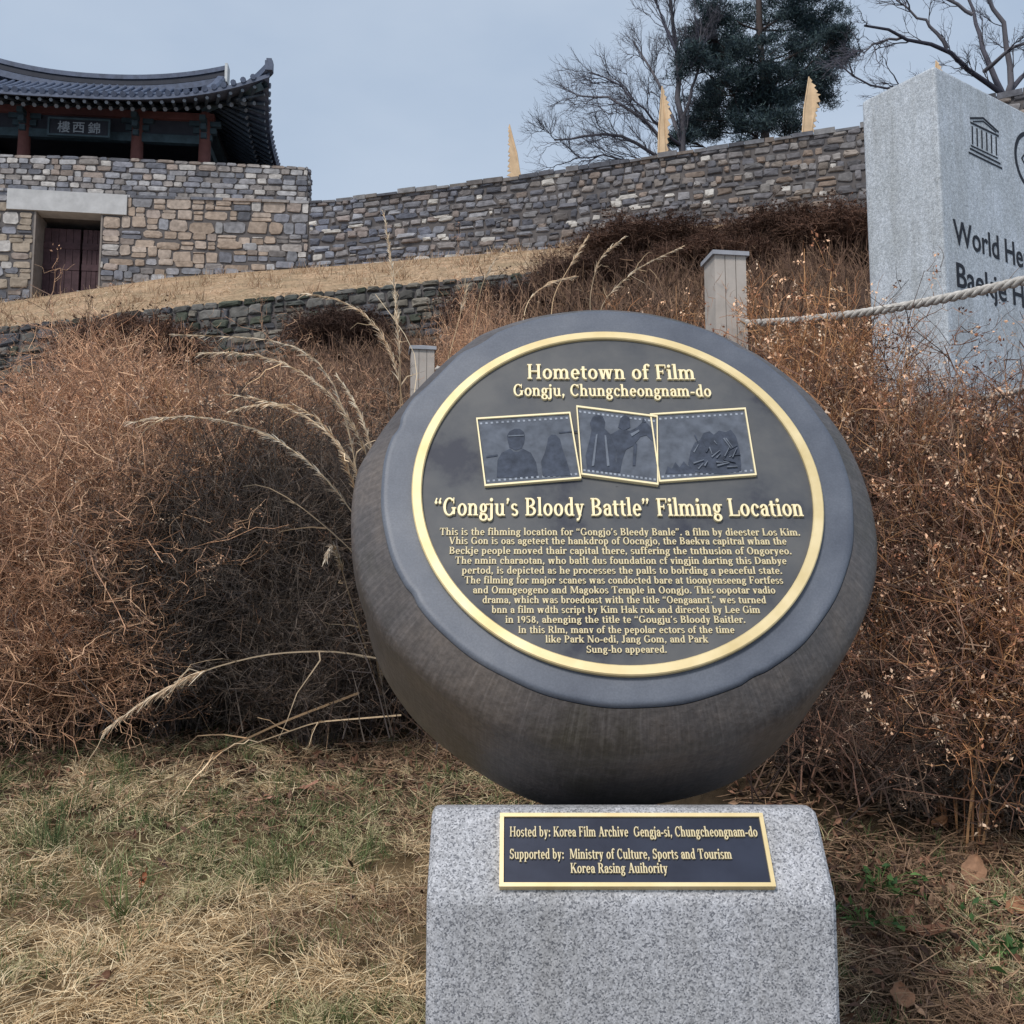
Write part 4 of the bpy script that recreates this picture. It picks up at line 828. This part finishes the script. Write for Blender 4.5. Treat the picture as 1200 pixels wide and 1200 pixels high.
for k, (px, d, ty, w, lb) in enumerate([(315, 4.75, 490, 1.0, 'dark grey leafless shrub in the middle of the left thicket'), (395, 4.8, 520, .95, 'dark grey twiggy shrub next to the left flank of the round stone'),
 (245, 4.65, 560, .9, 'dark shrub between the orange broom and the grey thicket'), (455, 5.0, 540, .9, 'dark leafless shrub partly hidden behind the round stone'), (370, 4.5, 660, .8, 'low dark shrub with bare stems at the lawn edge'), (205, 4.6, 600, .9, 'dark shrub low in front of the second orange broom shrub'), (1000, 3.95, 540, .8, 'dark grey shrub among reddish twigs just right of the round stone'), (1140, 3.9, 560, .8, 'dark grey shrub in the middle of the right thicket'), (945, 3.7, 790, .75, 'low dark shrub beside the lower right of the round stone'), (1065, 3.55, 810, .8, 'low dark shrub above the green weeds'), (1190, 3.5, 800, .8, 'low dark shrub at the right photo edge')]):
    plant('leafless_shrub', protoB, k, px, d, ty, 1.3, lb, 'shrub', GB, w)
for k, (px, d, ty, w, lb) in enumerate([(1035, 3.9, 500, .85, 'reddish twiggy shrub before the left corner of the stele'), (1150, 3.85, 492, .9, 'reddish brown shrub with pale seed heads under the stele lettering'),
 (1240, 3.5, 455, .9, 'twiggy shrub cut off by the right photo edge'), (955, 4.1, 450, .8, 'brown twig shrub hugging the right flank of the round stone'), (1085, 4.3, 452, .8, 'brown shrub standing directly at the foot of the stele'),
 (915, 4.6, 430, .7, 'brown shrub below the rope just right of the fence post'), (1110, 3.6, 700, .8, 'low red twig shrub at the lower right above the leaf litter'), (1010, 3.6, 760, .75, 'low dark red shrub beside the pedestal top'), (1210, 3.55, 660, .85, 'low twig shrub at the right edge above the green weeds')]):
    plant('twiggy_shrub', protoC, k, px, d, ty, 1.5, lb, 'shrub', GC, w)
for k, (px, d, ty, lb) in enumerate([(925, 4.4, 268, 'tallest dried flower stalks, rising beside the fence post toward the wall'), (975, 4.3, 300, 'dried flower stalks left of the stele edge'), (1050, 3.6, 372, 'dried flower stalks whose seed heads overlap the stele base'),
 (1160, 3.5, 385, 'dried flower stalks below the letters on the stele'), (885, 4.5, 330, 'short dried flower stalks right beside the fence post'), (780, 5.4, 318, 'dried flower stalks above the top rim of the round stone'), (40, 5.6, 425, 'dried seed stalks rising from the left end of the thicket against the retaining wall'), (120, 5.0, 410, 'dried seed stalks above the second orange broom shrub from the left'), (215, 4.9, 392, 'tall dried seed stalks in front of the brown shrub at the retaining wall'), (300, 5.2, 405, 'dried seed stalks rising behind the top of the dark grey thicket'), (1100, 3.45, 470, 'dried seed stalks standing highest in the right thicket before the stele corner'), (1215, 3.4, 440, 'dried seed stalks at the right photo edge under the rope')]):
    plant('flower_stalks', protoD, k, px, d, ty, 1.4, lb, 'dried flowers', GD, .9)
# dark trimmed mounds on the bank under the rampart
protoE = [shrub(1.6, 1.7, (240, 2200, 7000, 9000), dim([srgb(122, 96, 84), srgb(102, 82, 74), srgb(142, 112, 96)], .7), (0, 0), .016, 16000, .03, dim([srgb(122, 96, 82), srgb(102, 80, 70)], .75), wob=.05, arch_=.6, br=.6).mesh('mound_stems', M['plant'])]
for px, d, ty, w, lb in [(752, 23, 272, 1.3, 'dark brown leafless shrub mound below the rampart, left of the fence post'), (905, 24, 260, 1.2, 'dark brown shrub mound under the rampart above the fence post'), (985, 23, 256, 1.2, 'dark shrub mound touching the left edge of the stele'),
 (828, 21, 292, 1.2, 'brown shrub mound half behind the fence post'), (690, 20, 312, 1.1, 'brown shrub mound at the end of the terrace'), (165, 22.3, 385, 1.1, 'brown shrub growing against the low retaining wall on the left'), (400, 22, 372, 1.0, 'brown shrub against the middle of the low retaining wall'), (590, 20, 348, 1.0, 'brown shrub hiding the right end of the low retaining wall'), (655, 17, 352, .9, 'brown shrub on the slope just above the round stone')]:
    plant('shrub_mound', protoE, 0, px, d, ty, 1.6, lb, 'shrub', 'brown shrub mounds on the fortress slope', w)
# scrub covering the slope and the bank
g = Geo()
def scatter_clumps(n, pxr, dr, Hr, pal, rad, per):
    for _ in range(n):
        px, d = RNG.uniform(*pxr), RNG.uniform(*dr)**1.0; x = (px-600)/1200*d; z = gh(x, d); H = RNG.uniform(*Hr); m = per
        b_ = np.c_[x+RNG.normal(size=m)*H*.5, d+RNG.normal(size=m)*H*.5, np.full(m, z-.05)]; tip = b_+np.c_[RNG.normal(size=(m, 2))*H*.4, H*RNG.uniform(.5, 1.1, m)]
        s_ = np.linspace(0, 1, 4)[None, :, None]; p = b_[:, None]*(1-s_)+tip[:, None]*s_; p += np.cumsum(RNG.normal(size=p.shape)*H*.06, 1)*s_
        g.tubes(p, rad*np.linspace(1, .4, 4)[None], pick(pal, m)); tw = sprout(p, m*3, 3, .15*H, .4*H, .2, .6, .3, .08); g.tubes(tw, rad*.6*np.linspace(1, .4, 3)[None], pick(pal, m*3))
scatter_clumps(330, (-250, 1000), (9, 21), (.3, .7), dim([srgb(166, 134, 112), srgb(140, 112, 96), srgb(186, 152, 124), srgb(116, 96, 84)], .5), .008, 22)
scatter_clumps(190, (560, 1350), (5.6, 9), (.25, .6), dim([srgb(180, 142, 112), srgb(150, 116, 96), srgb(202, 164, 130), srgb(118, 96, 84)], .5), .004, 26)
scatter_clumps(120, (640, 1020), (18.5, 23.5), (.4, .8), dim([srgb(150, 120, 102), srgb(126, 100, 88), srgb(170, 138, 114)], .5), .008, 22)
tag(obj('hillside_scrub', g, M['plant']), 'brown leafless scrub covering the slope behind the monument', None, None, 'stuff')
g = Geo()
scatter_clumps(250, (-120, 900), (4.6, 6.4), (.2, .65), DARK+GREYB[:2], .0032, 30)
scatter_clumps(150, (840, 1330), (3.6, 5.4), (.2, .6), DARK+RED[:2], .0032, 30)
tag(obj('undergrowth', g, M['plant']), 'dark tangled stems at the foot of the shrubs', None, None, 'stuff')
# ------------------------------------------------------------------ silver grass with pale plumes
def curve_px(pts, n=16):
    P3 = np.array([P(*q) for q in pts]); s_ = np.r_[0, np.cumsum(np.linalg.norm(np.diff(P3, axis=0), axis=1))]; s_ /= s_[-1]; t_ = np.linspace(0, 1, n)
    c = np.array([np.interp(t_, s_, P3[:, k]) for k in range(3)]).T
    for _ in range(2): c[1:-1] = (c[:-2]+2*c[1:-1]+c[2:])/4
    return c
def stalk(parent, pts, plume=.45, r=.0026, d0=None, dens=260, near=0.0):
    pts = [(x, y, d-near*min(1, k/2.0)) for k, (x, y, d) in enumerate(pts)]; c = curve_px(pts, 18); g = Geo(); g.tubes(c[None], r*np.linspace(1.3, .6, 18)[None], pick(STRAW, 1)[0]); n = 5
    lf = sprout(c[None], n, 6, .12, .3, .05, 1.2, .2, .05, .5); g.blades(lf, np.full(n, .006), pick(STRAW, n))
    o = obj('stalk', g, M['plant'], parent)
    if plume:
        n = dens; t_ = RNG.uniform(1-plume, 1, n); a, tg_ = along(c[None], np.zeros(n, int), t_); d = unit(tg_*2.2+unit(RNG.normal(size=(n, 3)))*.8); Ls = RNG.uniform(.02, .06, n)*(1.2-.6*(t_-1+plume)/plume)
        s_ = np.linspace(0, 1, 4)[None, :, None]; p = a[:, None]+d[:, None]*Ls[:, None, None]*s_; p[..., 2] -= .25*Ls[:, None]*s_[..., 0]**2
        g = Geo(); g.blades(p, RNG.uniform(.0022, .005, n), pick([srgb(232, 212, 184), srgb(216, 190, 160), srgb(240, 226, 202)], n, .85, 1.1)); obj('plume', g, M['plant'], o)
sg = thing('silver_grass', 'clump of pale silver grass with arching plumes left of the round stone', 'ornamental grass', P(445, 830, 4.5), 'silver grass around the monument')
b0 = (446, 815, 4.5)
for pts, pl in [([b0, (440, 640, 4.4), (385, 560, 4.3), (320, 505, 4.3), (250, 487, 4.25), (190, 484, 4.2), (148, 496, 4.2)], .5), ([b0, (452, 600, 4.5), (420, 500, 4.5), (375, 443, 4.5), (325, 418, 4.5), (280, 409, 4.5), (235, 414, 4.5)], .45),
 ([b0, (440, 620, 4.4), (415, 535, 4.4), (370, 490, 4.4), (310, 464, 4.35), (265, 462, 4.3)], .5), ([b0, (468, 560, 4.6), (470, 420, 4.7), (462, 330, 4.7), (450, 250, 4.7)], .3), ([b0, (478, 560, 4.6), (470, 430, 4.7), (440, 368, 4.7), (400, 345, 4.7), (330, 343, 4.7)], .35),
 ([b0, (425, 600, 4.4), (395, 510, 4.4), (360, 470, 4.4), (300, 470, 4.4), (268, 482, 4.3)], .45), ([b0, (430, 620, 4.45), (405, 480, 4.5), (382, 420, 4.5), (350, 400, 4.5), (290, 395, 4.5), (205, 392, 4.5)], .5), ([b0, (450, 650, 4.4), (440, 540, 4.4), (420, 470, 4.4), (395, 440, 4.4)], .4),
 ([b0, (465, 620, 4.5), (480, 480, 4.7), (497, 420, 4.8), (440, 345, 4.8)], 0), ([b0, (410, 700, 4.3), (390, 630, 4.3), (382, 655, 4.2)], .3), ([b0, (430, 660, 4.3), (350, 590, 4.3), (300, 560, 4.3), (285, 570, 4.2)], 0)]: stalk(sg, pts, pl, near=.5)
s2 = thing('silver_grass', 'fallen silver grass stalk with a pale plume lying low across the dark shrub', 'ornamental grass', P(445, 780, 4.2), 'silver grass around the monument')
stalk(s2, [(445, 772, 4.2), (390, 762, 4.1), (310, 766, 4.0), (235, 786, 3.9), (170, 820, 3.85), (122, 857, 3.8)], .38, .003)
s3 = thing('broken_stalk', 'broken bare reed stalk resting across the lawn below the shrubs', 'reed', P(300, 870, 3.9))
stalk(s3, [(420, 812, 4.3), (330, 846, 4.1), (250, 884, 3.85), (165, 932, 3.55), (106, 970, 3.32)], 0, .0045)
s4 = thing('broken_stalk', 'thin dry stem leaning from the shrubs onto the litter left of the stone', 'reed', P(380, 845, 4.1)); stalk(s4, [(470, 838, 4.2), (370, 846, 4.1), (290, 874, 3.9)], 0, .003)
s5 = thing('silver_grass', 'silver grass plumes rising behind the top of the round stone', 'ornamental grass', P(690, 430, 5.9), 'silver grass around the monument')
for pts, pl in [([(700, 440, 5.9), (690, 350, 5.9), (702, 300, 5.9), (732, 278, 5.9)], .35), ([(690, 440, 5.9), (705, 352, 5.9), (750, 312, 5.9), (800, 289, 5.9)], .5), ([(600, 440, 5.9), (618, 350, 5.9), (645, 330, 5.9), (672, 324, 5.9)], .4), ([(545, 440, 5.9), (565, 330, 5.9), (592, 286, 5.9)], .3), ([(520, 440, 5.9), (535, 385, 5.9), (548, 335, 5.9)], .3), ([(640, 440, 5.9), (648, 345, 5.9), (690, 275, 5.9)], .25)]: stalk(s5, pts, pl, dens=110)
# ------------------------------------------------------------------ trees on the hilltop
BARK = [srgb(80, 79, 87), srgb(68, 68, 78), srgb(90, 88, 93)]
def resample(p, K):
    p = np.asarray(p); s_ = np.r_[0, np.cumsum(np.linalg.norm(np.diff(p, axis=0), axis=1))]; t_ = np.linspace(0, s_[-1], K); return np.array([np.interp(t_, s_, p[:, k]) for k in range(3)]).T
def bare_tree(label, limbs, base, d, seed_r, levels=((60, 1.0, 2.2), (420, .5, 1.2), (2200, .25, .7), (3800, .15, .4)), up=.25):
    r = thing('bare_tree', label, 'tree', base); K = 9; g = Geo(); par = []
    for pts, rad in limbs:
        p = resample([P(*q) for q in pts], K); p[1:-1] += RNG.normal(size=(K-2, 3))*.05; par.append(p); g.tubes(p[None], rad*np.linspace(1, .35, K)[None], pick(BARK, 1)[0], 7)
    obj('trunk', g, M['bark'], r, True); g = Geo(); par = np.array(par); rad = seed_r
    for n, l0, l1 in levels:
        ch = sprout(par, n, K, l0, l1, .15, 1.5, up, .024); g.tubes(ch, rad*np.linspace(1, .35, K)[None]*RNG.uniform(.6, 1.2, (n, 1)), pick(BARK, n), 4 if rad > .02 else 3); par = ch; rad *= .55
    obj('crown', g, M['bark'], r); return r
D1 = 39
bt = P(800, 205, D1); bt[2] -= .6
bare_tree('bare grey tree with a wide spreading crown left of the dark pine', [([(800, 220, D1), (800, 190, D1), (798, 130, D1), (792, 60, D1+1), (785, -40, D1+1)], .15), ([(800, 205, D1), (770, 180, D1), (730, 160, D1-1), (690, 158, D1-1), (650, 164, D1-2)], .09), ([(800, 195, D1), (770, 155, D1), (738, 128, D1), (705, 112, D1+1), (675, 112, D1+1)], .09),
 ([(799, 170, D1), (782, 120, D1+1), (762, 80, D1+1), (742, 48, D1+2)], .09), ([(800, 210, D1), (760, 190, D1-1), (720, 184, D1-2), (675, 185, D1-3)], .06), ([(798, 150, D1), (815, 90, D1), (822, 30, D1)], .08), ([(792, 60, D1), (775, 20, D1), (762, -20, D1)], .06), ([(798, 170, D1), (760, 130, D1-2), (720, 95, D1-2), (690, 85, D1-2)], .06)], bt, D1, .025, ((110, 1.0, 2.6), (560, .6, 1.4), (3000, .3, .8), (6000, .15, .45)), .2)
D2 = 34; bt = P(1177, 125, D2); bt[2] -= .8
bare_tree('dark bare tree with heavy crooked limbs above the stele', [([(1178, 140, D2), (1177, 112, D2), (1146, 90, D2-.5), (1110, 57, D2-1), (1060, 43, D2-1.5), (1013, 30, D2-2)], .11), ([(1177, 114, D2), (1153, 60, D2), (1140, 17, D2+.5), (1128, -30, D2+.5)], .11), ([(1179, 116, D2), (1184, 67, D2), (1177, 33, D2), (1153, -10, D2), (1140, -50, D2)], .12),
 ([(1153, 84, D2), (1180, 60, D2-1), (1208, 48, D2-1), (1250, 30, D2-1)], .08), ([(1177, 118, D2), (1100, 108, D2+1), (1030, 104, D2+1), (1000, 92, D2+1), (980, 72, D2+1)], .07), ([(1110, 57, D2-1), (1085, 25, D2-1), (1050, 0, D2-1)], .07), ([(1180, 112, D2), (1215, 70, D2+1), (1240, 10, D2+1)], .1), ([(1060, 43, D2-1.5), (1030, 50, D2-1.5), (1000, 62, D2-2)], .05), ([(1140, 17, D2), (1100, -10, D2), (1060, -30, D2)], .07)], bt, D2, .026, ((80, .7, 1.7), (380, .4, 1.0), (1500, .2, .55), (1500, .12, .3)), .1)
D3 = 41; bt = P(896, 178, D3); bt[2] -= .8
pine = thing('pine_tree', 'tall dark green pine with ragged clumped crown behind the rampart', 'tree', bt)
tr = resample([P(897, 190, D3), P(896, 120, D3), P(890, 40, D3), P(888, -60, D3), P(886, -150, D3)], 10); g = Geo(); g.tubes(tr[None], .2*np.linspace(1, .3, 10)[None], srgb(74, 66, 64), 8); obj('trunk', g, M['bark'], pine, True)
gb, gn = Geo(), Geo(); NEED = [srgb(56, 72, 78), srgb(48, 63, 71), srgb(66, 83, 84), srgb(42, 56, 65), srgb(76, 93, 92)]
CL = [(835, 140, 26), (808, 152, 18), (800, 72, 18), (818, 36, 24), (842, 14, 26), (862, 60, 26), (882, 100, 24), (862, 128, 24), (910, 88, 26), (940, 62, 28), (962, 42, 24), (988, 42, 13), (974, 86, 18), (930, 118, 22), (902, 22, 28), (932, 12, 28), (950, -24, 28), (870, -30, 30), (905, -60, 30), (962, 112, 14), (880, 150, 18), (848, 92, 24), (924, 148, 16), (994, 66, 10), (830, 106, 20), (815, 128, 18), (790, 160, 10), (880, 60, 26), (900, 125, 22), (945, 90, 22), (855, -60, 28), (930, -70, 28), (890, -110, 30), (838, 60, 20), (970, 14, 16)]
for px, py, rp_ in CL:
    px = 893+(px-893)*.9
    d = D3+RNG.uniform(-2.2, 2.2); c = P(px, py, d); rm = rp_*D3/1200*1.05; j = np.argmin(np.abs(tr[:, 2]-(c[2]-.9))); a = tr[j]
    m_ = (a+c)/2+np.array([0, 0, -.25])+RNG.normal(size=3)*.15; lp = resample([a, m_, c], 9); gb.tubes(lp[None], .05*np.linspace(1, .3, 9)[None], srgb(66, 60, 60), 5)
    ns = int(8+rm*11); cs = c+RNG.normal(size=(ns, 3))*[rm*.62, rm*.62, rm*.4]
    gb.tubes(np.array([resample([lp[6], (lp[6]+q)/2+[0, 0, -.05], q], 5) for q in cs]), .018*np.linspace(1, .4, 5)[None], srgb(66, 60, 60), 4)
    for q in cs:
        n = 230; o = q+RNG.normal(size=(n, 3))*[.2, .2, .11]; dd = unit(RNG.normal(size=(n, 3))+[0, 0, .7]+unit(q-c)*.7); Ls = RNG.uniform(.1, .22, n)
        gn.blades(o[:, None]+dd[:, None]*Ls[:, None, None]*np.array([0, .5, 1])[None, :, None], RNG.uniform(.02, .04, n), pick(NEED, n, .55, 1.3))
obj('limbs', gb, M['bark'], pine, True); obj('crown', gn, M['needle'], pine)
# ------------------------------------------------------------------ lawn, litter, leaves
def vnoise(x, y, s): return sum(np.sin(x*s*a+y*s*b_+c) for a, b_, c in ((1, .4, .3), (-.6, 1.1, 2), (1.7, -1.3, 4.1), (.3, 2.1, 1.2)))/4
n = 6000; d = 1.7+3.1*RNG.uniform(0, 1, n)**1.1; px = RNG.uniform(-420, 1560, n); cx0 = (px-600)/1200*d; cy0 = d
TANP, GRN, BRN, PALE = np.array([srgb(216, 190, 150), srgb(202, 174, 136), srgb(226, 206, 170)]), np.array([srgb(104, 118, 76), srgb(86, 104, 66), srgb(122, 130, 88)]), np.array([srgb(150, 122, 98), srgb(130, 106, 88), srgb(168, 138, 110)]), np.array([srgb(192, 182, 140), srgb(176, 168, 126), srgb(204, 188, 150)])
g, gg = Geo(), Geo()
def tuft(x, y, m, L0, L1, pal, tgt, flat_=.5, w=(.0016, .0032), az=None):
    a = RNG.uniform(0, 2*pi, m) if az is None else az+RNG.normal(size=m)*.9; r = np.abs(RNG.normal(size=m))*.07; bx, by = x+np.cos(a)*r*RNG.uniform(-.4, 1, m), y+np.sin(a)*r*RNG.uniform(-.4, 1, m)
    e = np.abs(RNG.normal(size=m))*.55+(.08 if flat_ > .3 else .75); Ls = RNG.uniform(L0, L1, m); s_ = np.linspace(0, 1, 5)[None]
    hx = Ls[:, None]*np.cos(e)[:, None]*s_; hz = Ls[:, None]*(np.sin(e)[:, None]*s_-flat_*.6*s_**2*np.sin(e)[:, None])
    bend = RNG.normal(size=m)[:, None]*.5*s_; X = bx[:, None]+hx*np.cos(a[:, None]+bend); Y = by[:, None]+hx*np.sin(a[:, None]+bend); Z = gz(X, Y)+.004+hz+np.abs(RNG.normal(size=m))[:, None]*.012
    tgt.blades(np.stack([X, Y, Z], -1), RNG.uniform(*w, m), pick(pal, m, .65, 1.2))
for x, y in zip(cx0, cy0):
    t1, t2 = vnoise(x, y, 2.1), vnoise(x+5, y-3, 3.3); pxl = 600+1200*x/y
    shade = y > 3.75 or pxl > 960
    if (y > 4.1 and RNG.random() < .6) or (pxl > 960 and t1 < .25): tuft(x, y, 22, .03, .09, BRN, g)
    elif t2 > .2 and RNG.random() < .8: tuft(x, y, 26, .03, .075, PALE, g)
    elif t1 > .2 and t2 < -.35: tuft(x, y, 30, .025, .08, np.r_[BRN, TANP*.8], g)
    elif pxl < 480 and y < 2.9: tuft(x, y, 34, .035, .11, TANP*1.12, g, .85, az=t2*9+RNG.normal()*.8)
    elif t1 > -.12: tuft(x, y, 34, .035, .105, TANP, g, .8, az=t2*9+RNG.normal()*.8)
    else: tuft(x, y, 22, .03, .09, np.r_[TANP, BRN, BRN, PALE], g)
    pg = .55 if (y > 3.1 and pxl < 430 and t1 < .25) else (.22 if t1 < -.2 else .1)
    if RNG.random() < pg: tuft(x+.04, y, 26, .03, .07, GRN, gg, .3)
tag(obj('dry_grass', g, M['plant']), 'matted dry tan lawn grass', None, None, 'stuff'); tag(obj('green_grass', gg, M['plant']), 'short green grass shoots among the dry lawn', None, None, 'stuff')
n = 15000; d = 2.0+3.2*RNG.uniform(0, 1, n)**.8; px = np.where(RNG.random(n) < .5, RNG.uniform(-150, 740, n), RNG.uniform(850, 1350, n)); d = np.where(px < 745, np.clip(d+.9, 3.0, 5.2), d); x = (px-600)/1200*d
keep = RNG.random(n) < np.where(px < 745, np.clip((d-3.2)/.9, .14, 1), np.clip((d-1.9)/1.0, .25, 1)); x, d = x[keep], d[keep]; n = len(x)
zz = np.array([gh(a, b_) for a, b_ in zip(x, d)])+RNG.uniform(.004, .04, n); g = Geo(); g.quads(np.c_[x, d, zz], RNG.uniform(.005, .016, n), pick([srgb(118, 84, 66), srgb(96, 72, 60), srgb(140, 104, 84), srgb(84, 66, 58), srgb(150, 122, 100)], n), 1.6)
p = np.c_[x, d, zz][:6000]; a = RNG.normal(size=(len(p), 3))*[1, 1, .25]; a = unit(a)*RNG.uniform(.03, .12, (len(p), 1)); g.tubes(np.stack([p-a, p+RNG.normal(size=p.shape)*.006, p+a], 1), .0016, pick(BRN, len(p)))
tag(obj('leaf_litter', g, M['leaf']), 'brown dead leaves and twig litter at the foot of the shrubs', None, None, 'stuff')
g = Geo()                                                # the dry turf of the terrace
for _ in range(900):
    px = RNG.uniform(-250, 720); a0 = ip(RT, px); d_ = 24.15+9.0*RNG.random()**1.7; x = (px-600)/1200*d_*1.05; m = 16
    if RNG.random() < .25: d_ = 24.1; x = (px-600)/1200*d_*1.05
    z = gh(x, d_); bx = np.c_[x+RNG.normal(size=m)*.35, d_+np.abs(RNG.normal(size=m))*.2, np.full(m, z+.0)]
    dd = unit(np.c_[RNG.normal(size=(m, 2))*.7, RNG.uniform(.3, 1, m)]); Ls = RNG.uniform(.08, .26, m); sa = np.array([0, .5, 1])[None, :, None]
    pth = bx[:, None]+dd[:, None]*Ls[:, None, None]*sa; pth[..., 2] -= .35*Ls[:, None]*sa[..., 0]**2; g.blades(pth, RNG.uniform(.012, .026, m), pick([srgb(206, 182, 154), srgb(188, 160, 132), srgb(216, 194, 168)], m))
for _ in range(150):
    px = RNG.uniform(-250, 700); d_ = RNG.uniform(24.3, 33); x = (px-600)/1200*d_*1.05; z = gh(x, d_); m = 26
    bx = np.c_[x+RNG.normal(size=m)*.12, d_+RNG.normal(size=m)*.12, np.full(m, z)]; dd = unit(np.c_[RNG.normal(size=(m, 2))*.5, np.ones(m)]); Ls = RNG.uniform(.12, .42, m); sa = np.array([0, .5, 1])[None, :, None]
    pth = bx[:, None]+dd[:, None]*Ls[:, None, None]*sa; g.blades(pth, RNG.uniform(.012, .022, m), pick([srgb(190, 158, 126), srgb(150, 120, 96), srgb(206, 182, 150)], m))
tag(obj('terrace_grass', g, M['plant']), 'dry tan grass on the terrace below the gate', None, None, 'stuff')
def ground_px(px, py):
    r = ray(px, py); lo_, hi_ = 1.2, 7.0
    for _ in range(40):
        m_ = (lo_+hi_)/2; q = r*(m_/r[1])+[0, 0, CAMZ]
        if q[2] > gh(q[0], q[1]): lo_ = m_
        else: hi_ = m_
    return q
def leaf(px, py, L, w, az, tilt, col, label):
    L, w = L*.8, w*.8; q = ground_px(px, py)+np.array([0, 0, .03]); r = thing('fallen_leaf', label, 'leaf', q, 'fallen leaves on the grass'); u = np.linspace(-1, 1, 9); v = np.linspace(-1, 1, 5); A = np.array([cos(az)*cos(tilt), sin(az)*cos(tilt), sin(tilt)]); B_ = np.array([-sin(az), cos(az), .15]); C_ = np.cross(A, B_)
    pts = np.array([[q+A*L/2*a+B_*w/2*b_*(1-abs(a)**2.2)*(1+.18*sin(a*11))+C_*(.16*w*(b_*b_)+.07*L*a*a-.03*L*sin(a*7)*b_) for b_ in v] for a in u]); g = Geo(); g.grid(pts, srgb(*col)); obj('blade', g, M['leaf'], r, True)
    g = Geo(); g.tubes([[q+A*L/2*.98+C_*.07*L, q+A*L*.6+C_*.09*L, q+A*L*.72+C_*.08*L]], [[.0016, .0013, .001]], srgb(*col)*.8, 5); obj('leaf_stem', g, M['leaf'], r)
leaf(1142, 1036, .15, .09, .9, .75, (150, 116, 92), 'curled tan brown leaf standing upright right of the pedestal'); leaf(1085, 1108, .15, .08, .1, .05, (118, 84, 66), 'flat red brown leaf right of the pedestal base'); leaf(1058, 1186, .1, .07, 1.4, .5, (142, 106, 82), 'orange brown leaf at the bottom edge near the pedestal')
leaf(1192, 1078, .1, .07, .8, .5, (150, 108, 82), 'orange leaf at the right photo edge'); leaf(1102, 976, .09, .06, .4, .4, (160, 116, 84), 'small tan leaf under the red twigs'); leaf(360, 932, .13, .035, .6, .25, (158, 116, 98), 'long pinkish brown leaf lying left of the round stone'); leaf(305, 948, .12, .03, .1, .1, (160, 122, 104), 'narrow pale brown leaf beside the long pinkish one')
leaf(167, 1045, .07, .03, 1.4, .9, (140, 88, 62), 'small rust leaf standing in the tan grass mound'); leaf(118, 1168, .08, .06, .7, .6, (98, 70, 54), 'dark brown curled leaf at the lower left'); leaf(1165, 962, .12, .06, .2, .2, (140, 104, 84), 'dull brown leaf by the twigs at the right edge')
def weed(px, py, n, sz, label, name='weed'):
    q = ground_px(px, py); r = thing(name, label, 'weed', q, 'green weeds right of the pedestal'); c = q+np.c_[RNG.normal(size=(n, 2))*.06, RNG.uniform(.015, .07, n)]; g = Geo(); g.quads(c, RNG.uniform(.6, 1.3, n)*sz, pick([srgb(74, 104, 58), srgb(92, 122, 70), srgb(58, 84, 50)], n), 1.0); obj('leaves', g, M['leaf'], r)
    g = Geo(); g.tubes(np.stack([np.broadcast_to(q-[0, 0, .02], c.shape), (c+q)/2+[0, 0, .012], c], 1), .0012, srgb(88, 104, 62)); obj('stems', g, M['plant'], r)
weed(1030, 1048, 42, .016, 'leafy green weed beside the right corner of the pedestal'); weed(1012, 1088, 26, .015, 'small green weed below the leafy one beside the pedestal'); weed(1185, 1130, 40, .019, 'green weed at the right photo edge on the litter'); weed(1120, 1070, 14, .013, 'tiny bright green sprout between two brown leaves')
def gtuft(px, py, label):
    q = ground_px(px, py); g = Geo(); tuft(q[0], q[1], 46, .08, .19, GRN*.9, g, .15, (.0025, .0045)); o = obj('grass_tuft', g, M['plant'], None, loc=q); tag(o, label, 'grass tuft', 'green grass tufts on the lawn')
gtuft(62, 1000, 'upright green grass tuft at the left edge of the lawn'); gtuft(150, 1078, 'small green grass tuft in front of the tan thatch mound')
